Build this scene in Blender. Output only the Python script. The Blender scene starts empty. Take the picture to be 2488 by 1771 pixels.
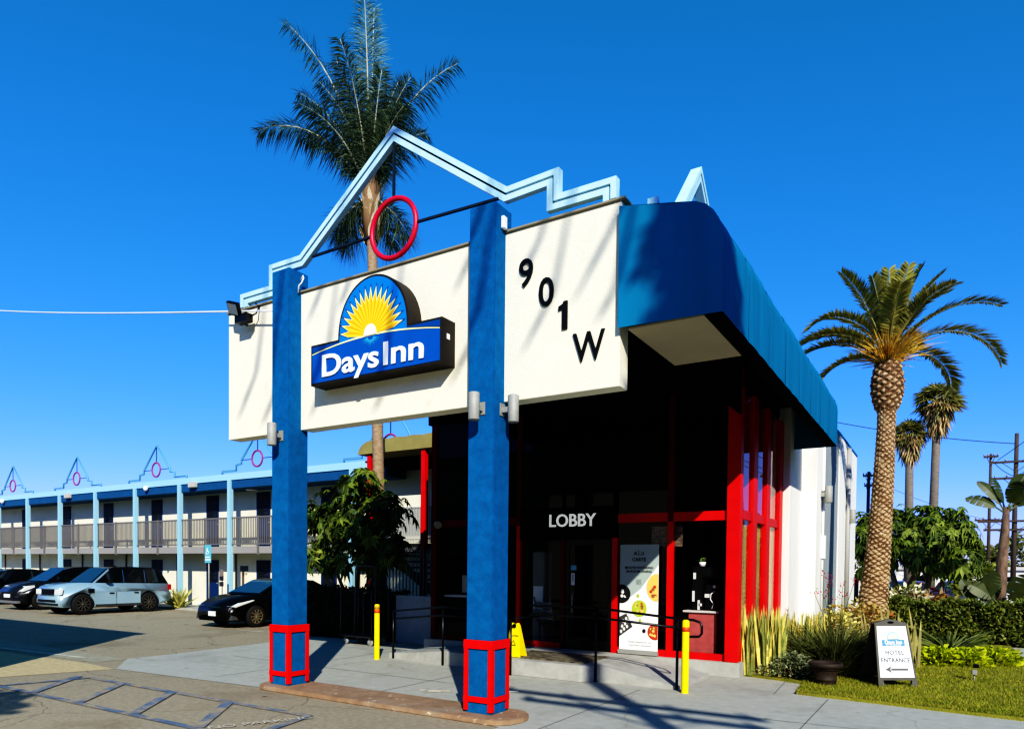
import bpy, bmesh, math, random
from mathutils import Vector, Matrix, Euler
random.seed(7)
S = bpy.context.scene
C = S.collection
PI = math.pi
sin, cos, rad = math.sin, math.cos, math.radians
U = random.uniform

# ------------------------------------------------------------------ sun
SUN = Vector((0.639, -0.769, 0)).normalized()
SUN_EL = rad(31.5)
SUN_DIR = Vector((SUN.x * cos(SUN_EL), SUN.y * cos(SUN_EL), sin(SUN_EL)))

# ------------------------------------------------------------------ materials
MATS = {}
def mat(name, col, rough=0.6, metal=0.0, var=0.0, scale=4.0, bump=0.0, bscale=60.0, spec=0.5,
        col2=None, coat=0.0, emit=0.0, stretch=None, island=0.0, transl=0.0, dirt=None, crack=None, spots=None):
    if name in MATS: return MATS[name]
    m = bpy.data.materials.new(name); m.use_nodes = True
    n = m.node_tree; L = n.links
    b = n.nodes['Principled BSDF']
    b.inputs['Roughness'].default_value = rough
    b.inputs['Metallic'].default_value = metal
    b.inputs['Specular IOR Level'].default_value = spec
    b.inputs['Coat Weight'].default_value = coat
    c = (*col, 1)
    b.inputs['Base Color'].default_value = c
    if emit:
        b.inputs['Emission Color'].default_value = c
        b.inputs['Emission Strength'].default_value = emit
    tc = None
    def coord():
        nonlocal tc
        if tc is None:
            tc = n.nodes.new('ShaderNodeTexCoord')
            if stretch:
                mp = n.nodes.new('ShaderNodeMapping')
                mp.inputs['Scale'].default_value = stretch
                L.new(tc.outputs['Object'], mp.inputs['Vector'])
                tc = mp
        return tc.outputs['Vector'] if tc.bl_idname == 'ShaderNodeMapping' else tc.outputs['Object']
    out = None
    if var or col2:
        nz = n.nodes.new('ShaderNodeTexNoise'); nz.inputs['Scale'].default_value = scale
        nz.inputs['Detail'].default_value = 6; nz.inputs['Roughness'].default_value = 0.65
        L.new(coord(), nz.inputs['Vector'])
        cr = n.nodes.new('ShaderNodeValToRGB')
        cr.color_ramp.elements[0].position = 0.32; cr.color_ramp.elements[1].position = 0.68
        c2 = col2 if col2 else tuple(min(1, x * (1 + var)) for x in col)
        c1 = col if col2 else tuple(x * (1 - var) for x in col)
        cr.color_ramp.elements[0].color = (*c1, 1); cr.color_ramp.elements[1].color = (*c2, 1)
        L.new(nz.outputs['Fac'], cr.inputs['Fac'])
        out = cr.outputs['Color']
    if dirt:                       # (colour, scale, threshold, strength) large soft stains
        d = n.nodes.new('ShaderNodeTexNoise'); d.inputs['Scale'].default_value = dirt[1]
        d.inputs['Detail'].default_value = 8; d.inputs['Roughness'].default_value = 0.7
        L.new(coord(), d.inputs['Vector'])
        rr = n.nodes.new('ShaderNodeMapRange'); rr.inputs['From Min'].default_value = dirt[2]
        rr.inputs['From Max'].default_value = dirt[2] + 0.16; rr.inputs['To Max'].default_value = dirt[3]
        L.new(d.outputs['Fac'], rr.inputs['Value'])
        mx = n.nodes.new('ShaderNodeMix'); mx.data_type = 'RGBA'
        if out: L.new(out, mx.inputs[6])
        else: mx.inputs[6].default_value = c
        mx.inputs[7].default_value = (*dirt[0], 1)
        L.new(rr.outputs['Result'], mx.inputs[0])
        out = mx.outputs[2]
    def overlay(fac, colr):
        nonlocal out
        mx = n.nodes.new('ShaderNodeMix'); mx.data_type = 'RGBA'
        if out: L.new(out, mx.inputs[6])
        else: mx.inputs[6].default_value = c
        mx.inputs[7].default_value = (*colr, 1); L.new(fac, mx.inputs[0]); out = mx.outputs[2]
    if spots:                      # (colour, scale, threshold, strength) crisp small stains
        d = n.nodes.new('ShaderNodeTexNoise'); d.inputs['Scale'].default_value = spots[1]; d.inputs['Detail'].default_value = 3
        L.new(coord(), d.inputs['Vector'])
        rr = n.nodes.new('ShaderNodeMapRange'); rr.inputs['From Min'].default_value = spots[2]; rr.inputs['From Max'].default_value = spots[2] + .05; rr.inputs['To Max'].default_value = spots[3]
        L.new(d.outputs['Fac'], rr.inputs['Value']); overlay(rr.outputs['Result'], spots[0])
    if crack:                      # (colour, scale, width, strength)
        nzc = n.nodes.new('ShaderNodeTexNoise'); nzc.inputs['Scale'].default_value = crack[1] * 4; nzc.inputs['Detail'].default_value = 5; L.new(coord(), nzc.inputs['Vector'])
        ad = n.nodes.new('ShaderNodeMixRGB'); ad.blend_type = 'ADD'; ad.inputs[0].default_value = .5 / crack[1] * .35; L.new(coord(), ad.inputs[1]); L.new(nzc.outputs['Color'], ad.inputs[2])
        vo = n.nodes.new('ShaderNodeTexVoronoi'); vo.feature = 'DISTANCE_TO_EDGE'; vo.inputs['Scale'].default_value = crack[1]; L.new(ad.outputs[0], vo.inputs['Vector'])
        rr = n.nodes.new('ShaderNodeMapRange'); rr.inputs['From Min'].default_value = 0; rr.inputs['From Max'].default_value = crack[2]; rr.inputs['To Min'].default_value = crack[3]; rr.inputs['To Max'].default_value = 0
        L.new(vo.outputs['Distance'], rr.inputs['Value']); overlay(rr.outputs['Result'], crack[0])
    if island:
        g = n.nodes.new('ShaderNodeNewGeometry')
        mr = n.nodes.new('ShaderNodeMapRange')
        mr.inputs['To Min'].default_value = 1 - island; mr.inputs['To Max'].default_value = 1 + island
        L.new(g.outputs['Random Per Island'], mr.inputs['Value'])
        hv = n.nodes.new('ShaderNodeHueSaturation')
        L.new(mr.outputs['Result'], hv.inputs['Value'])
        if out: L.new(out, hv.inputs['Color'])
        else: hv.inputs['Color'].default_value = c
        out = hv.outputs['Color']
    if out: L.new(out, b.inputs['Base Color'])
    if bump:
        nz2 = n.nodes.new('ShaderNodeTexNoise'); nz2.inputs['Scale'].default_value = bscale
        nz2.inputs['Detail'].default_value = 4
        L.new(coord(), nz2.inputs['Vector'])
        bp = n.nodes.new('ShaderNodeBump'); bp.inputs['Strength'].default_value = bump
        bp.inputs['Distance'].default_value = 0.02
        L.new(nz2.outputs['Fac'], bp.inputs['Height']); L.new(bp.outputs['Normal'], b.inputs['Normal'])
    if transl:
        tr = n.nodes.new('ShaderNodeBsdfTranslucent')
        if out: L.new(out, tr.inputs['Color'])
        else: tr.inputs['Color'].default_value = c
        ms = n.nodes.new('ShaderNodeMixShader'); ms.inputs[0].default_value = transl
        o = n.nodes['Material Output']
        L.new(b.outputs[0], ms.inputs[1]); L.new(tr.outputs[0], ms.inputs[2]); L.new(ms.outputs[0], o.inputs['Surface'])
    MATS[name] = m
    return m

def glass_mat(name, tint=(0.55, 0.58, 0.6), ior=1.5):
    if name in MATS: return MATS[name]
    m = bpy.data.materials.new(name); m.use_nodes = True
    n = m.node_tree; n.nodes.clear(); L = n.links
    t = n.nodes.new('ShaderNodeBsdfTransparent'); t.inputs[0].default_value = (*tint, 1)
    g = n.nodes.new('ShaderNodeBsdfGlossy'); g.inputs['Roughness'].default_value = 0.015
    lw = n.nodes.new('ShaderNodeLayerWeight'); lw.inputs[0].default_value = .5   # Schlick, same from both sides
    pw = n.nodes.new('ShaderNodeMath'); pw.operation = 'POWER'; pw.inputs[1].default_value = 5; L.new(lw.outputs['Facing'], pw.inputs[0])
    f0 = ((ior - 1) / (ior + 1)) ** 2
    f = n.nodes.new('ShaderNodeMath'); f.operation = 'MULTIPLY_ADD'; f.inputs[1].default_value = 1 - f0; f.inputs[2].default_value = f0; L.new(pw.outputs[0], f.inputs[0])
    ms = n.nodes.new('ShaderNodeMixShader'); o = n.nodes.new('ShaderNodeOutputMaterial')
    L.new(f.outputs[0], ms.inputs[0]); L.new(t.outputs[0], ms.inputs[1]); L.new(g.outputs[0], ms.inputs[2]); L.new(ms.outputs[0], o.inputs[0])
    MATS[name] = m
    return m

stucco_blue = mat('blue_stucco', (0.006, 0.143, 0.315), 0.85, var=0.14, scale=9, bump=0.5, bscale=90, spec=0.15, dirt=((0.012, 0.19, 0.40), 1.3, 0.52, 0.4), spots=((.03, .09, .16), 26, .69, .6))
stucco_white = mat('cream_stucco', (0.83, 0.79, 0.61), 0.9, var=0.03, scale=2.5, bump=0.35, bscale=70, spec=0.1, dirt=((0.60, 0.53, 0.36), 2.2, 0.60, 0.45))
red_trim = mat('red_paint', (0.72, 0.004, 0.006), 0.5, var=0.12, scale=6, bump=0.2, bscale=40, spec=0.3, spots=((.42, .10, .08), 24, .68, .6), dirt=((.42, .01, .01), 3, .56, .5))
red_dull = mat('red_frame', (0.62, 0.006, 0.008), 0.45, var=0.1, scale=3, spec=0.35)
sky_trim = mat('pale_blue_paint', (0.48, 0.71, 0.80), 0.5, var=0.08, scale=4, spec=0.3)
sky_trim_dk = mat('pale_blue_groove', (0.015, 0.03, 0.05), 0.7)
steel_dk = mat('dark_steel', (0.035, 0.05, 0.065), 0.5, metal=0.4)
black_paint = mat('black_paint', (0.008, 0.008, 0.009), 0.35)
black_matt = mat('black_matt', (0.006, 0.006, 0.006), 0.9, spec=0.1)
concrete = mat('concrete', (0.245, 0.245, 0.225), 0.9, var=0.14, scale=1.4, bump=0.25, bscale=80, spec=0.15, dirt=((0.15, 0.145, 0.125), 0.55, 0.53, 0.6))
concrete_lt = mat('pale_concrete', (0.40, 0.40, 0.36), 0.9, var=0.12, scale=3, bump=0.25, bscale=60, spec=0.1, dirt=((0.25, 0.24, 0.2), 1.8, 0.55, 0.6))
concrete_blue = mat('painted_concrete', (0.43, 0.425, 0.365), 0.85, var=0.08, scale=6, bump=0.2, bscale=80, spec=0.15, dirt=((0.30, 0.285, 0.235), 0.5, 0.52, 0.75), crack=((.22, .21, .17), .22, .003, .4), spots=((.24, .22, .17), 4.5, .69, .7))
asphalt = mat('old_asphalt', (0.40, 0.345, 0.25), 0.92, var=0.13, scale=14, bump=0.9, bscale=70, spec=0.15, dirt=((0.27, 0.225, 0.15), 0.5, 0.53, 0.7), crack=((.13, .10, .07), .35, .005, .6), spots=((.12, .10, .065), 2.6, .69, .8))
asphalt_dk = mat('street_asphalt', (0.09, 0.088, 0.085), 0.9, var=0.15, scale=2, bump=0.3, bscale=90)
tan_conc = mat('tan_concrete', (0.52, 0.42, 0.24), 0.9, var=0.16, scale=9, bump=0.4, bscale=50)
tan_conc2 = mat('pale_gutter', (0.36, 0.33, 0.24), 0.9, var=0.14, scale=4, bump=0.3, bscale=50)
curb_brown = mat('brown_curb', (0.33, 0.225, 0.14), 0.85, var=0.18, scale=5, bump=0.4, bscale=60, dirt=((0.36, 0.30, 0.23), 1.2, 0.52, 0.75), spots=((.66, .57, .42), 11.0, .655, .9))
yellow = mat('yellow_paint', (0.86, 0.70, 0.004), 0.45, var=0.06, scale=8, spec=0.3)
white_paint = mat('white_paint', (0.8, 0.8, 0.78), 0.5)
grey_metal = mat('grey_metal', (0.31, 0.31, 0.275), 0.55, var=0.08, scale=12, bump=0.1)
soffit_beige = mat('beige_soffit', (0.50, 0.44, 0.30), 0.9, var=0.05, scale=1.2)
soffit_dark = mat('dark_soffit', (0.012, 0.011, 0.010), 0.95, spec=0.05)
awning_blue = mat('blue_canvas', (0.003, 0.195, 0.33), 0.75, var=0.10, scale=1.6, spec=0.2, stretch=(1, 3, 0.35), bump=0.15, bscale=8)
glass = glass_mat('window_glass', (0.975, 0.98, 0.98), 1.38)
glass_side = glass_mat('side_glass', (0.95, 0.95, 0.95), 2.3)
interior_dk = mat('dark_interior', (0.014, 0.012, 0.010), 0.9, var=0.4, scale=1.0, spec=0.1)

# ------------------------------------------------------------------ object helpers
WORLD = {}
def tag(o, label=None, cat=None, group=None, kind=None):
    if label: o['label'] = label
    if cat: o['category'] = cat
    if group: o['group'] = group
    if kind: o['kind'] = kind
    return o
def thing(name, label, cat, loc=(0, 0, 0), rotz=0, group=None):
    o = bpy.data.objects.new(name, None); C.objects.link(o)
    o.location = loc; o.rotation_euler = (0, 0, rotz); o.empty_display_size = 0.2
    WORLD[o.name] = Vector(loc) if rotz == 0 else Vector((0, 0, 0))
    return tag(o, label, cat, group)
def link(name, me, parent=None):
    o = bpy.data.objects.new(name, me); C.objects.link(o)
    if parent is not None:
        o.parent = parent
        w = WORLD.get(parent.name, Vector((0, 0, 0)))
        me.transform(Matrix.Translation(-w)); WORLD[o.name] = w
    return o
def copy_tree(o, parent=None):
    c = o.copy(); C.objects.link(c)
    if parent is not None: c.parent = parent
    for ch in list(o.children): copy_tree(ch, c)
    return c

class MB:
    def __init__(s): s.v = []; s.f = []; s.mi = []; s.sm = []
    def poly(s, pts, mi=0, sm=False):
        n = len(s.v); s.v += [tuple(p) for p in pts]
        s.f.append(tuple(range(n, n + len(pts)))); s.mi.append(mi); s.sm.append(sm); return s
    def mesh(s, vs, fs, mi=0, sm=False):
        n = len(s.v); s.v += [tuple(p) for p in vs]
        for f in fs:
            s.f.append(tuple(n + i for i in f)); s.mi.append(mi); s.sm.append(sm)
        return s
    def box(s, x0, x1, y0, y1, z0, z1, mi=0):
        v = [(x0, y0, z0), (x1, y0, z0), (x1, y1, z0), (x0, y1, z0), (x0, y0, z1), (x1, y0, z1), (x1, y1, z1), (x0, y1, z1)]
        return s.mesh(v, [(0, 3, 2, 1), (4, 5, 6, 7), (0, 1, 5, 4), (1, 2, 6, 5), (2, 3, 7, 6), (3, 0, 4, 7)], mi)
    def bar(s, p0, p1, w, h, mi=0, up=(0, 0, 1)):
        p0 = Vector(p0); p1 = Vector(p1); d = (p1 - p0).normalized(); u = Vector(up)
        if abs(d.dot(u)) > 0.98: u = Vector((0, 1, 0))
        a = d.cross(u).normalized(); b = a.cross(d).normalized()
        v = []
        for p in (p0, p1):
            for (i, j) in ((-1, -1), (1, -1), (1, 1), (-1, 1)):
                v.append(p + a * (i * w / 2) + b * (j * h / 2))
        return s.mesh(v, [(0, 1, 2, 3), (7, 6, 5, 4), (0, 4, 5, 1), (1, 5, 6, 2), (2, 6, 7, 3), (3, 7, 4, 0)], mi)
    def tube(s, path, r, n=8, mi=0, caps=True, closed=False, sm=True):
        P = [Vector(p) for p in path]; m = len(P)
        R = r if isinstance(r, (list, tuple)) else [r] * m
        rings = []; prev = None
        for i, p in enumerate(P):
            if closed: d = P[(i + 1) % m] - P[i - 1]
            else: d = (P[min(i + 1, m - 1)] - P[max(i - 1, 0)])
            d.normalize()
            if prev is None:
                u = Vector((0, 0, 1)) if abs(d.z) < 0.9 else Vector((1, 0, 0))
                a = d.cross(u).normalized()
            else:
                a = (prev - d * prev.dot(d)).normalized()
            prev = a; b = d.cross(a)
            rings.append([p + (a * cos(2 * PI * k / n) + b * sin(2 * PI * k / n)) * R[i] for k in range(n)])
        base = len(s.v)
        for rg in rings: s.v += [tuple(q) for q in rg]
        for i in range(m if closed else m - 1):
            j = (i + 1) % m
            for k in range(n):
                l = (k + 1) % n
                s.f.append((base + i * n + k, base + i * n + l, base + j * n + l, base + j * n + k)); s.mi.append(mi); s.sm.append(sm)
        if caps and not closed:
            s.f.append(tuple(base + k for k in reversed(range(n)))); s.mi.append(mi); s.sm.append(False)
            s.f.append(tuple(base + (m - 1) * n + k for k in range(n))); s.mi.append(mi); s.sm.append(False)
        return s
    def lathe(s, prof, c=(0, 0, 0), n=20, axis='z', mi=0, sm=True):
        c = Vector(c); base = len(s.v); m = len(prof)
        for (r, h) in prof:
            for k in range(n):
                a = 2 * PI * k / n
                if axis == 'z': q = (r * cos(a), r * sin(a), h)
                elif axis == 'y': q = (r * cos(a), h, r * sin(a))
                else: q = (h, r * cos(a), r * sin(a))
                s.v.append(tuple(c + Vector(q)))
        for i in range(m - 1):
            for k in range(n):
                l = (k + 1) % n
                s.f.append((base + i * n + k, base + i * n + l, base + (i + 1) * n + l, base + (i + 1) * n + k)); s.mi.append(mi); s.sm.append(sm)
        return s
    def prism(s, pts, axis, a, b, mi=0):
        """2D polygon extruded: axis 'y' -> pts (x,z); 'x' -> pts (y,z); 'z' -> pts (x,y)"""
        def mk(p, t):
            return (p[0], t, p[1]) if axis == 'y' else ((t, p[0], p[1]) if axis == 'x' else (p[0], p[1], t))
        n = len(pts); base = len(s.v)
        s.v += [mk(p, a) for p in pts] + [mk(p, b) for p in pts]
        s.f.append(tuple(base + i for i in range(n))); s.mi.append(mi); s.sm.append(False)
        s.f.append(tuple(base + n + i for i in reversed(range(n)))); s.mi.append(mi); s.sm.append(False)
        for i in range(n):
            j = (i + 1) % n
            s.f.append((base + i, base + n + i, base + n + j, base + j)); s.mi.append(mi); s.sm.append(False)
        return s
    def build(s, name, mats, parent=None, bevel=0, seg=2, fixn=True):
        me = bpy.data.meshes.new(name); me.from_pydata(s.v, [], s.f)
        ms = mats if isinstance(mats, (list, tuple)) else [mats]
        for m in ms: me.materials.append(m)
        me.polygons.foreach_set('material_index', s.mi)
        me.polygons.foreach_set('use_smooth', s.sm)
        me.update()
        if fixn or bevel:
            bm = bmesh.new(); bm.from_mesh(me)
            if fixn: bmesh.ops.recalc_face_normals(bm, faces=bm.faces)
            if bevel:
                bmesh.ops.bevel(bm, geom=[e for e in bm.edges if e.is_manifold and e.calc_face_angle(0) > 0.6], offset=bevel, segments=seg, affect='EDGES', clamp_overlap=True)
            bm.to_mesh(me); bm.free()
        return link(name, me, parent)

def text_mesh(body, size, mtx, mats, name, parent, extrude=0.004, bold=0.0, align='CENTER', sx=1.0, space=1.0):
    cu = bpy.data.curves.new('t', 'FONT'); cu.body = body; cu.size = size; cu.extrude = extrude
    cu.offset = bold; cu.align_x = align; cu.space_character = space; cu.resolution_u = 4
    ob = bpy.data.objects.new('t', cu); C.objects.link(ob)
    dg = bpy.context.evaluated_depsgraph_get()
    me = bpy.data.meshes.new_from_object(ob.evaluated_get(dg))
    bpy.data.objects.remove(ob); bpy.data.curves.remove(cu)
    me.transform(mtx @ Matrix.Scale(sx, 4, (1, 0, 0)))
    me.materials.clear(); me.materials.append(mats); me.name = name
    return link(name, me, parent)
def front(x, y, z, rz=0):   # text plane facing -Y
    return Matrix.Translation((x, y, z)) @ Matrix.Rotation(rz, 4, 'Z') @ Matrix.Rotation(PI / 2, 4, 'X')
def structure(name, mb, m, **k):
    o = mb.build(name, m, **k); o['kind'] = 'structure'; return o

# ================================================================== GROUND
g = MB(); g.poly([(-400, -400, 0), (400, -400, 0), (400, 400, 0), (-400, 400, 0)]); structure('ground', g, asphalt, fixn=False)
g = MB(); g.poly([(-13.8, 7.72, .006), (-12.6, 6.84, .006), (-8.9, 7.08, .006), (-4.45, 6.9, .006), (-4.4, 1.0, .006), (3.4, 1.0, .006), (3.4, 60, .006), (1.5, 60, .006), (1.5, 14.3, .006), (-14.3, 14.3, .006), (-13.75, 8.5, .006)])
structure('walkway', g, concrete_blue, fixn=False)
# slab joints: shallow dark strips with lighter edges
j = MB()
def joint(a, b, w=.014, z=.009):
    a = Vector((*a, z)); b = Vector((*b, z)); d = (b - a).normalized(); p = Vector((-d.y, d.x, 0)) * w / 2
    j.poly([a - p, b - p, b + p, a + p])
joint((-1.40, 11.15), (-1.44, 5)); joint((-2.24, 12.45), (-2.16, 11.1)); joint((-12.5, 9.2), (-4.0, 9.0)); joint((-7.2, 7.2), (-7.2, 10.35)); joint((-10.4, 7.3), (-10.4, 12)); joint((-4.0, 9.0), (3.4, 9.6)); joint((-4.0, 7), (-4.0, 10.3)); joint((-2.24, 12.45), (-1.95, 12.4)); joint((1.5, 16), (3.4, 16)); joint((1.5, 19), (3.4, 19)); joint((1.5, 22), (3.4, 22))
structure('walkway_joint', j, mat('joint_dark', (0.16, 0.16, 0.14), 0.95), fixn=False)
g = MB(); g.poly([(-30, 4.1, .005), (-13.2, 5.27, .005), (-12.62, 6.82, .005), (-13.79, 6.93, .005), (-30, 6.3, .005)]); structure('tan_paving', g, tan_conc, fixn=False)
g = MB(); g.poly([(-32, 7.4, .004), (-16, 7.02, .004), (-13.82, 7.1, .004), (-13.74, 7.68, .004), (-16.6, 7.74, .004), (-32, 8.2, .004)]); structure('gutter', g, tan_conc2, fixn=False)
g = MB()
def strip(a, b, w, z=.009): 
    a = Vector((*a, z)); b = Vector((*b, z)); d = (b - a).normalized(); p = Vector((-d.y, d.x, 0)) * w / 2
    g.poly([a - p, b - p, b + p, a + p])
strip((-20, 6.9), (-14.6, 7.3), .10); strip((-17.3, 12.9), (-14.4, 13.3), .10)
structure('parking_line', g, mat('worn_white', (0.62, 0.58, 0.46), 0.9, dirt=((0.22, 0.18, 0.12), 6, .5, .8)), fixn=False)
g = MB()
strip((-12.3, 4.88), (-6.45, 4.88), .11); strip((-11.95, 6.07), (-6.75, 6.07), .11); strip((-12.3, 4.88), (-11.95, 6.07), .11)
for x in (-11.25, -9.96, -8.63, -7.3): strip((x, 4.9), (x - 1.0, 6.03), .14, .013)
strip((-6.75, 6.07), (-6.45, 4.9), .12, .013)
structure('blue_hatch_marking', g, mat('faded_blue', (0.13, 0.175, 0.24), 0.9, var=.2, scale=5, dirt=((0.38, 0.31, 0.205), 2.6, .43, .92)), fixn=False)
# faded white stencil letters in the bay
t = text_mesh('NO PARKING', .2, Matrix.Translation((-6.85, 5.45, .017)) @ Matrix.Rotation(rad(63), 4, 'Z'), mat('stencil_white', (0.6, 0.55, 0.43), .9, dirt=((0.38, .31, .205), 5, .48, .95)), 'stencil_marking', None, extrude=0)
t.data.transform(Matrix.Translation((0, 0, 0))); t['kind'] = 'structure'

# street on the right, with kerb
g = MB(); g.poly([(3.9, -60, .003), (16, -60, .003), (16, 300, .003), (3.9, 300, .003)]); structure('street', g, asphalt_dk, fixn=False)
g = MB(); g.box(3.4, 3.9, -60, 300, 0, .12); structure('street_kerb', g, concrete_lt, bevel=.02)

g = MB()
for (x0, y0, r_) in ((-6.55, 8.35, .16), (-6.4, 8.45, .1), (-6.75, 8.3, .09)):
    g.poly([(x0 + r_ * U(.5, 1.3) * cos(2 * PI * k / 11), y0 + r_ * .7 * U(.5, 1.3) * sin(2 * PI * k / 11), .0105 + r_ * .01) for k in range(11)])
structure('paint_stain', g, mat('stain_pale', (.66, .58, .44), .9, dirt=((.36, .35, .31), 14, .5, .9)), fixn=False)
for lab, x0, y0, a_ in (('small crumpled white paper scrap on the concrete right of the near column', -5.55, 8.95, .4), ('thin white paper strip on the concrete beside the kerb end', -5.35, 8.35, 1.0)):
    t = thing('paper_scrap', lab, 'litter', (x0, y0, .01)); m = MB(); dx, dy = cos(a_), sin(a_)
    P_ = [(x0 + dx * u - dy * v, y0 + dy * u + dx * v, .012 + .02 * abs(u) + .01 * (v > 0)) for u, v in ((-.12, -.03), (0, -.04), (.12, -.02), (.1, .03), (0, .03), (-.11, .03))]
    m.poly([P_[0], P_[1], P_[4], P_[5]]); m.poly([P_[1], P_[2], P_[3], P_[4]]); m.build('sheet', mat('scrap_white', (.7, .66, .52), .8), t, fixn=False)

# lawn
LAWN = [(-1.94, 12.4), (-1.87, 11.3), (1.5, 10.88), (1.5, 24.5), (-3.0, 24.5), (-3.0, 12.72), (-2.3, 12.52)]
g = MB(); g.prism(LAWN, 'z', .0, .05); structure('lawn', g, mat('lawn_green', (0.19, 0.205, 0.02), .95, col2=(0.31, 0.28, 0.05), scale=3.5, bump=.8, bscale=40, dirt=((0.20, .15, .05), .9, .56, .7)))
def inpoly(x, y, P):
    r = False
    for i in range(len(P)):
        a = P[i]; b = P[i - 1]
        if (a[1] > y) != (b[1] > y) and x < (b[0] - a[0]) * (y - a[1]) / (b[1] - a[1]) + a[0]: r = not r
    return r
gr = MB()
for _ in range(42000):
    x = U(-1.97, 1.5); y = 10.85 + (U(0, 1) ** 1.4) * 8
    if not inpoly(x, y, LAWN): continue
    a = U(0, 2 * PI); w = .006; h = U(.02, .05); dx, dy = cos(a) * w, sin(a) * w; lx, ly = U(-.03, .03), U(-.03, .03)
    gr.poly([(x - dx, y - dy, .048), (x + dx, y + dy, .048), (x + lx, y + ly, .05 + h)])
o = gr.build('grass', mat('grass_blade', (0.25, 0.29, 0.03), .8, col2=(0.44, 0.40, 0.07), scale=2.2, island=.35, transl=.3), fixn=False); o['kind'] = 'stuff'

# curb island under the columns
t = thing('curb_island', 'low brown painted kerb with chipped edge under the two blue columns', 'kerb', (-6.6, 7.28, 0))
P = []
for k in range(9): a = PI / 2 + PI * k / 8; P.append((-8.72 + .3 * cos(a), 7.30 + .36 * sin(a)))
for k in range(9): a = -PI / 2 + PI * k / 8; P.append((-4.62 + .3 * cos(a), 7.27 + .38 * sin(a)))
kb = MB().prism(P, 'z', 0, .07).build('kerb_body', curb_brown, t, bevel=.012)

# ================================================================== PORTAL
def column(x0, label):
    x1 = x0 + .39; y0, y1 = 7.15, 7.52
    t = thing('entrance_column', label, 'column', ((x0 + x1) / 2, 7.33, .1), group='blue stucco columns of the entrance')
    sh = MB().box(x0, x1, y0, y1, .06, 6.36).build('shaft', stucco_blue, t, bevel=.012, seg=2)
    m = MB(); p = .018; x0a, x1a, y0a, y1a = x0 - p, x1 + p, y0 - p, y1 + p
    def ring(z0, z1, e=0):
        m.box(x0a - e, x1a + e, y0a - e, y0 - .002, z0, z1); m.box(x0a - e, x1a + e, y1 + .002, y1a + e, z0, z1)
        m.box(x0a - e, x0 - .002, y0 - .002, y1 + .002, z0, z1); m.box(x1 + .002, x1a + e, y0 - .002, y1 + .002, z0, z1)
    ring(.88, .99, .004); ring(.21, .28, .004)
    w = .062
    for (a, b) in ((x0a, x0a + w), (x1a - w, x1a)):
        m.box(a, b, y0a, y0 - .002, .1, .88); m.box(a, b, y1 + .002, y1a, .1, .88)
    for (a, b) in ((y0a + .016, y0a + w), (y1a - w, y1a - .016)):
        m.box(x0a, x0 - .002, a, b, .1, .88); m.box(x1 + .002, x1a, a, b, .1, .88)
    m.build('base_trim', red_trim, t)
    return t
column(-8.80, 'blue stucco column on the left of the entrance, cable tied to its top')
column(-5.11, 'blue stucco column on the right of the entrance, nearest the camera')

t = thing('sign_wall', 'cream stucco fascia panel held up between and beyond the two blue columns', 'wall', (-6.66, 7.4, 3.97))
m = MB()
m.box(-10.15, -8.795, 7.38, 7.62, 3.97, 6.03); m.box(-8.415, -5.105, 7.38, 7.62, 3.97, 6.04); m.box(-4.725, -3.17, 7.38, 7.62, 3.97, 6.05)
m.build('panel', stucco_white, t, bevel=.004)
m = MB(); m.box(-10.17, -8.80, 7.35, 7.66, 6.032, 6.062); m.box(-8.41, -5.11, 7.35, 7.66, 6.042, 6.072); m.box(-4.72, -3.12, 7.35, 7.66, 6.052, 6.082)
m.build('coping', mat('coping_metal', (0.30, 0.27, 0.18), .7), t, bevel=.005)
black_num = mat('black_numeral', (0.006, 0.007, 0.006), .5)
for ch, xc, zb in (('9', -4.41, 5.335), ('0', -4.125, 5.05), ('W', -3.555, 4.315)):
    text_mesh(ch, .48, front(xc, 7.366, zb), black_num, 'house_number', t, extrude=.009, bold=.004, sx=.92 if ch != 'W' else .80)
one = [(-3.905, 4.725), (-3.835, 4.725), (-3.835, 5.055), (-3.885, 5.055), (-3.90, 5.025), (-3.955, 5.0), (-3.955, 4.955), (-3.905, 4.965)]
MB().prism(one, 'y', 7.357, 7.375).build('house_number', black_num, t)

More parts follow.
